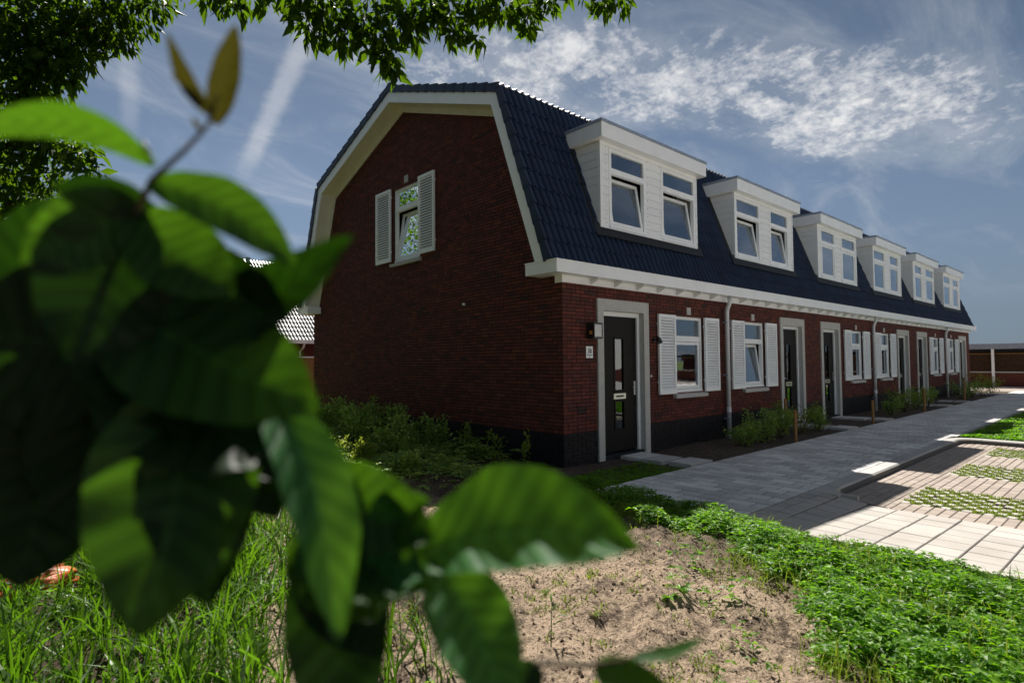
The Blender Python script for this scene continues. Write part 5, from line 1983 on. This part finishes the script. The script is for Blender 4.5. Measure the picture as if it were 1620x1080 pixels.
# ------------------------------------------------------------------ the branch right in front of the camera
def near_leaf(root, base, tip, hw, mat='near_leaf', roll=0.0, fold=0.35, bend=0.10, droop=0.0, serr=0.02, side=0.0, wu=1.0, wd=1.0):
    """base, tip = (pixel x, pixel y, depth); hw = half width in pixels at the middle depth"""
    B, T_ = at(*base), at(*tip)
    ax = T_-B
    L = np.linalg.norm(ax)
    a = ax/L
    view = (B+T_)/2-CAM
    view /= np.linalg.norm(view)
    s0 = np.cross(a, view); s0 /= np.linalg.norm(s0)
    n0 = np.cross(s0, a)
    s = math.cos(roll)*s0+math.sin(roll)*n0
    n = -math.sin(roll)*s0+math.cos(roll)*n0
    W = hw*(base[2]+tip[2])/2/FPX
    nt, ns = 30, 12
    V_, A_ = [], []
    for i in range(nt+1):
        t = i/nt
        prof = (t**0.60)*((1-t)**0.85)/0.372 if 0 < t < 1 else 0.0
        prof *= 1+serr*math.sin(t*95)
        for j_ in range(ns+1):
            q = -1+2*j_/ns
            wq = W*prof*(wu if q > 0 else wd)
            p = B+a*L*t+s*(q*wq)+n*(-fold*abs(q)**1.3*wq+bend*L*math.sin(math.pi*t)+droop*L*t*t+0.05*W*math.sin(t*22+q*3)*abs(q))+s0*side*L*math.sin(math.pi*t**0.9)
            V_.append(p); A_.append((t, q, 0))
    k_ = ns+1
    F_ = [(i*k_+j_, i*k_+j_+1, (i+1)*k_+j_+1, (i+1)*k_+j_) for i in range(nt) for j_ in range(ns)]
    me = np_mesh('leaf', V_, F_, mat, smooth=True)
    at_ = me.attributes.new('blade', 'FLOAT_VECTOR', 'POINT')
    at_.data.foreach_set('vector', np.array(A_, dtype=np.float32).ravel())
    return link('leaf', me, root)


def twig(root, pts, rads):
    b_ = MB(); b_.tube([at(*p) for p in pts], rads, 8)
    return b_.build('twig', 'twig', root, smooth=True)


bb = at(60, 1500, 0.55)
br = thing('cherry_branch', (bb[0], bb[1], float(ground_z(bb[0], bb[1]))), 'large dark out-of-focus leafy branch close in front of the camera at left', 'branch')
twig(br, [(-160, 1900, .62), (-120, 1300, .56), (-60, 900, .51), (60, 620, .46), (165, 440, .42), (215, 340, .41), (240, 285, .40), (290, 240, .40), (328, 200, .40), (345, 150, .40)], [.008, .007, .006, .005, .0034, .0026, .0022, .0018, .0014, .0008])
twig(br, [(60, 620, .47), (330, 610, .46), (430, 690, .45), (490, 800, .45), (545, 850, .44), (680, 880, .43), (705, 900, .43)], [.005, .0042, .0036, .003, .0026, .0018, .0014])
twig(br, [(545, 850, .44), (640, 940, .43), (700, 985, .43), (770, 1060, .43), (800, 1120, .43)], [.0024, .0020, .0018, .0016, .0012])
twig(br, [(770, 1060, .43), (860, 1048, .43), (930, 1052, .43), (1010, 1040, .43)], [.0016, .0022, .0020, .001])
twig(br, [(244, 262, .40), (236, 240, .40), (225, 222, .40)], [.0012, .0012, .0010])
Lf = lambda *a, **k_: near_leaf(br, *a, **k_)
# upper sprig against the sky
Lf((250, 262, .40), (-80, 215, .36), 30, 'near_leaf', roll=0.3, fold=0.2, bend=0.03, side=-0.17)
Lf((236, 288, .40), (470, 420, .37), 44, 'near_leaf', roll=0.25, fold=0.25, bend=0.05, side=0.09)
Lf((342, 200, .40), (374, 38, .40), 23, 'near_leaf_young', roll=0.3, fold=0.4, bend=0.02)
Lf((338, 185, .40), (264, 50, .39), 15, 'near_leaf_young', roll=0.5, fold=0.5, bend=0.03, side=0.06)
Lf((325, 165, .40), (270, 116, .40), 9, 'near_leaf_young', roll=0.3, fold=0.4)
Lf((318, 207, .40), (303, 186, .40), 5, 'near_leaf_young', roll=0.3, fold=0.4)
# the dark mass
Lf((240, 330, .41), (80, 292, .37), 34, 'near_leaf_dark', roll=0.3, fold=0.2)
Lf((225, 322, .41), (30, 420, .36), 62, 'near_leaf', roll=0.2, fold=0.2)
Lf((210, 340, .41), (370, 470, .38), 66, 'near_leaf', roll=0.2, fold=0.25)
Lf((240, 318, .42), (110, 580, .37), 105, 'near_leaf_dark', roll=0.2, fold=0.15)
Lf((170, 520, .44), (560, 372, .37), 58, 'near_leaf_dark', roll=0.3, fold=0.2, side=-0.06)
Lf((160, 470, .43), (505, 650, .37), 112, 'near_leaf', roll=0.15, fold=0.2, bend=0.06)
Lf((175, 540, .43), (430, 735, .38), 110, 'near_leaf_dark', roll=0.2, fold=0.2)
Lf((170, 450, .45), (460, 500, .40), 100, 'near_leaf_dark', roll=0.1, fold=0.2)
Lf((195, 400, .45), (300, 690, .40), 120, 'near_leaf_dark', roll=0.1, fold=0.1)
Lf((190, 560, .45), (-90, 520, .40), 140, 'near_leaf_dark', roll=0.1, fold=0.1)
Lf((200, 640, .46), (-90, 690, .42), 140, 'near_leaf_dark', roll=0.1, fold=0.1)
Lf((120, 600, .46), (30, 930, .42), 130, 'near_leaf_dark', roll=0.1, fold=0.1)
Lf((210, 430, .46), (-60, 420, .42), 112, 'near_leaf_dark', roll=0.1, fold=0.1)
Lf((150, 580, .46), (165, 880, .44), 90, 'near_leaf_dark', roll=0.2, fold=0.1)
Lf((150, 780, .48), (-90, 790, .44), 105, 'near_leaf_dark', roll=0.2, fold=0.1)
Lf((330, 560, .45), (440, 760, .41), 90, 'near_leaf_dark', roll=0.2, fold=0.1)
# hanging leaves
Lf((300, 610, .42), (222, 1010, .35), 122, 'near_leaf', roll=-0.15, fold=0.3, bend=0.05, side=0.02)
Lf((300, 640, .43), (330, 960, .38), 85, 'near_leaf_dark', roll=0.15, fold=0.2, bend=0.02)
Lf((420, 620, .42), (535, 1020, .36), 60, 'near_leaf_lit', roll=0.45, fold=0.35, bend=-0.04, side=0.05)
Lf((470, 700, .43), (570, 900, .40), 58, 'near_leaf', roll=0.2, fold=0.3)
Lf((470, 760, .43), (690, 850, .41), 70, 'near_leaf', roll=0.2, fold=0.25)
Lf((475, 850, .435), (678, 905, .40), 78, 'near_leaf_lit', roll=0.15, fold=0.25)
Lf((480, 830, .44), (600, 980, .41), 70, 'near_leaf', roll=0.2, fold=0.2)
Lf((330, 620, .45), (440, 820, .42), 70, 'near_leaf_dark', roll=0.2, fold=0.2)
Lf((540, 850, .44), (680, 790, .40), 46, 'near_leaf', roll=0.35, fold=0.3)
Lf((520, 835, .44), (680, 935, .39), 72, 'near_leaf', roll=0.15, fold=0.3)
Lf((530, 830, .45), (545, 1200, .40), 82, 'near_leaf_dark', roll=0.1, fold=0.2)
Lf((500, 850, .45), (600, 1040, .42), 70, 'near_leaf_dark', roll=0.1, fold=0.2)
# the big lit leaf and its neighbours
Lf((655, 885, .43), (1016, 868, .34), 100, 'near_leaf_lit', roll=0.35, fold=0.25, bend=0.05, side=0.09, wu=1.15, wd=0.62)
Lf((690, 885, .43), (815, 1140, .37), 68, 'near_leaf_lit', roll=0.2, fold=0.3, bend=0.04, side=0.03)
Lf((1000, 1040, .43), (1118, 1006, .40), 15, 'near_leaf', roll=0.8, fold=0.3)
Lf((940, 1052, .43), (1075, 1110, .40), 34, 'near_leaf', roll=0.3, fold=0.3)
Lf((850, 1048, .43), (800, 1130, .40), 30, 'near_leaf_dark', roll=0.3, fold=0.3)
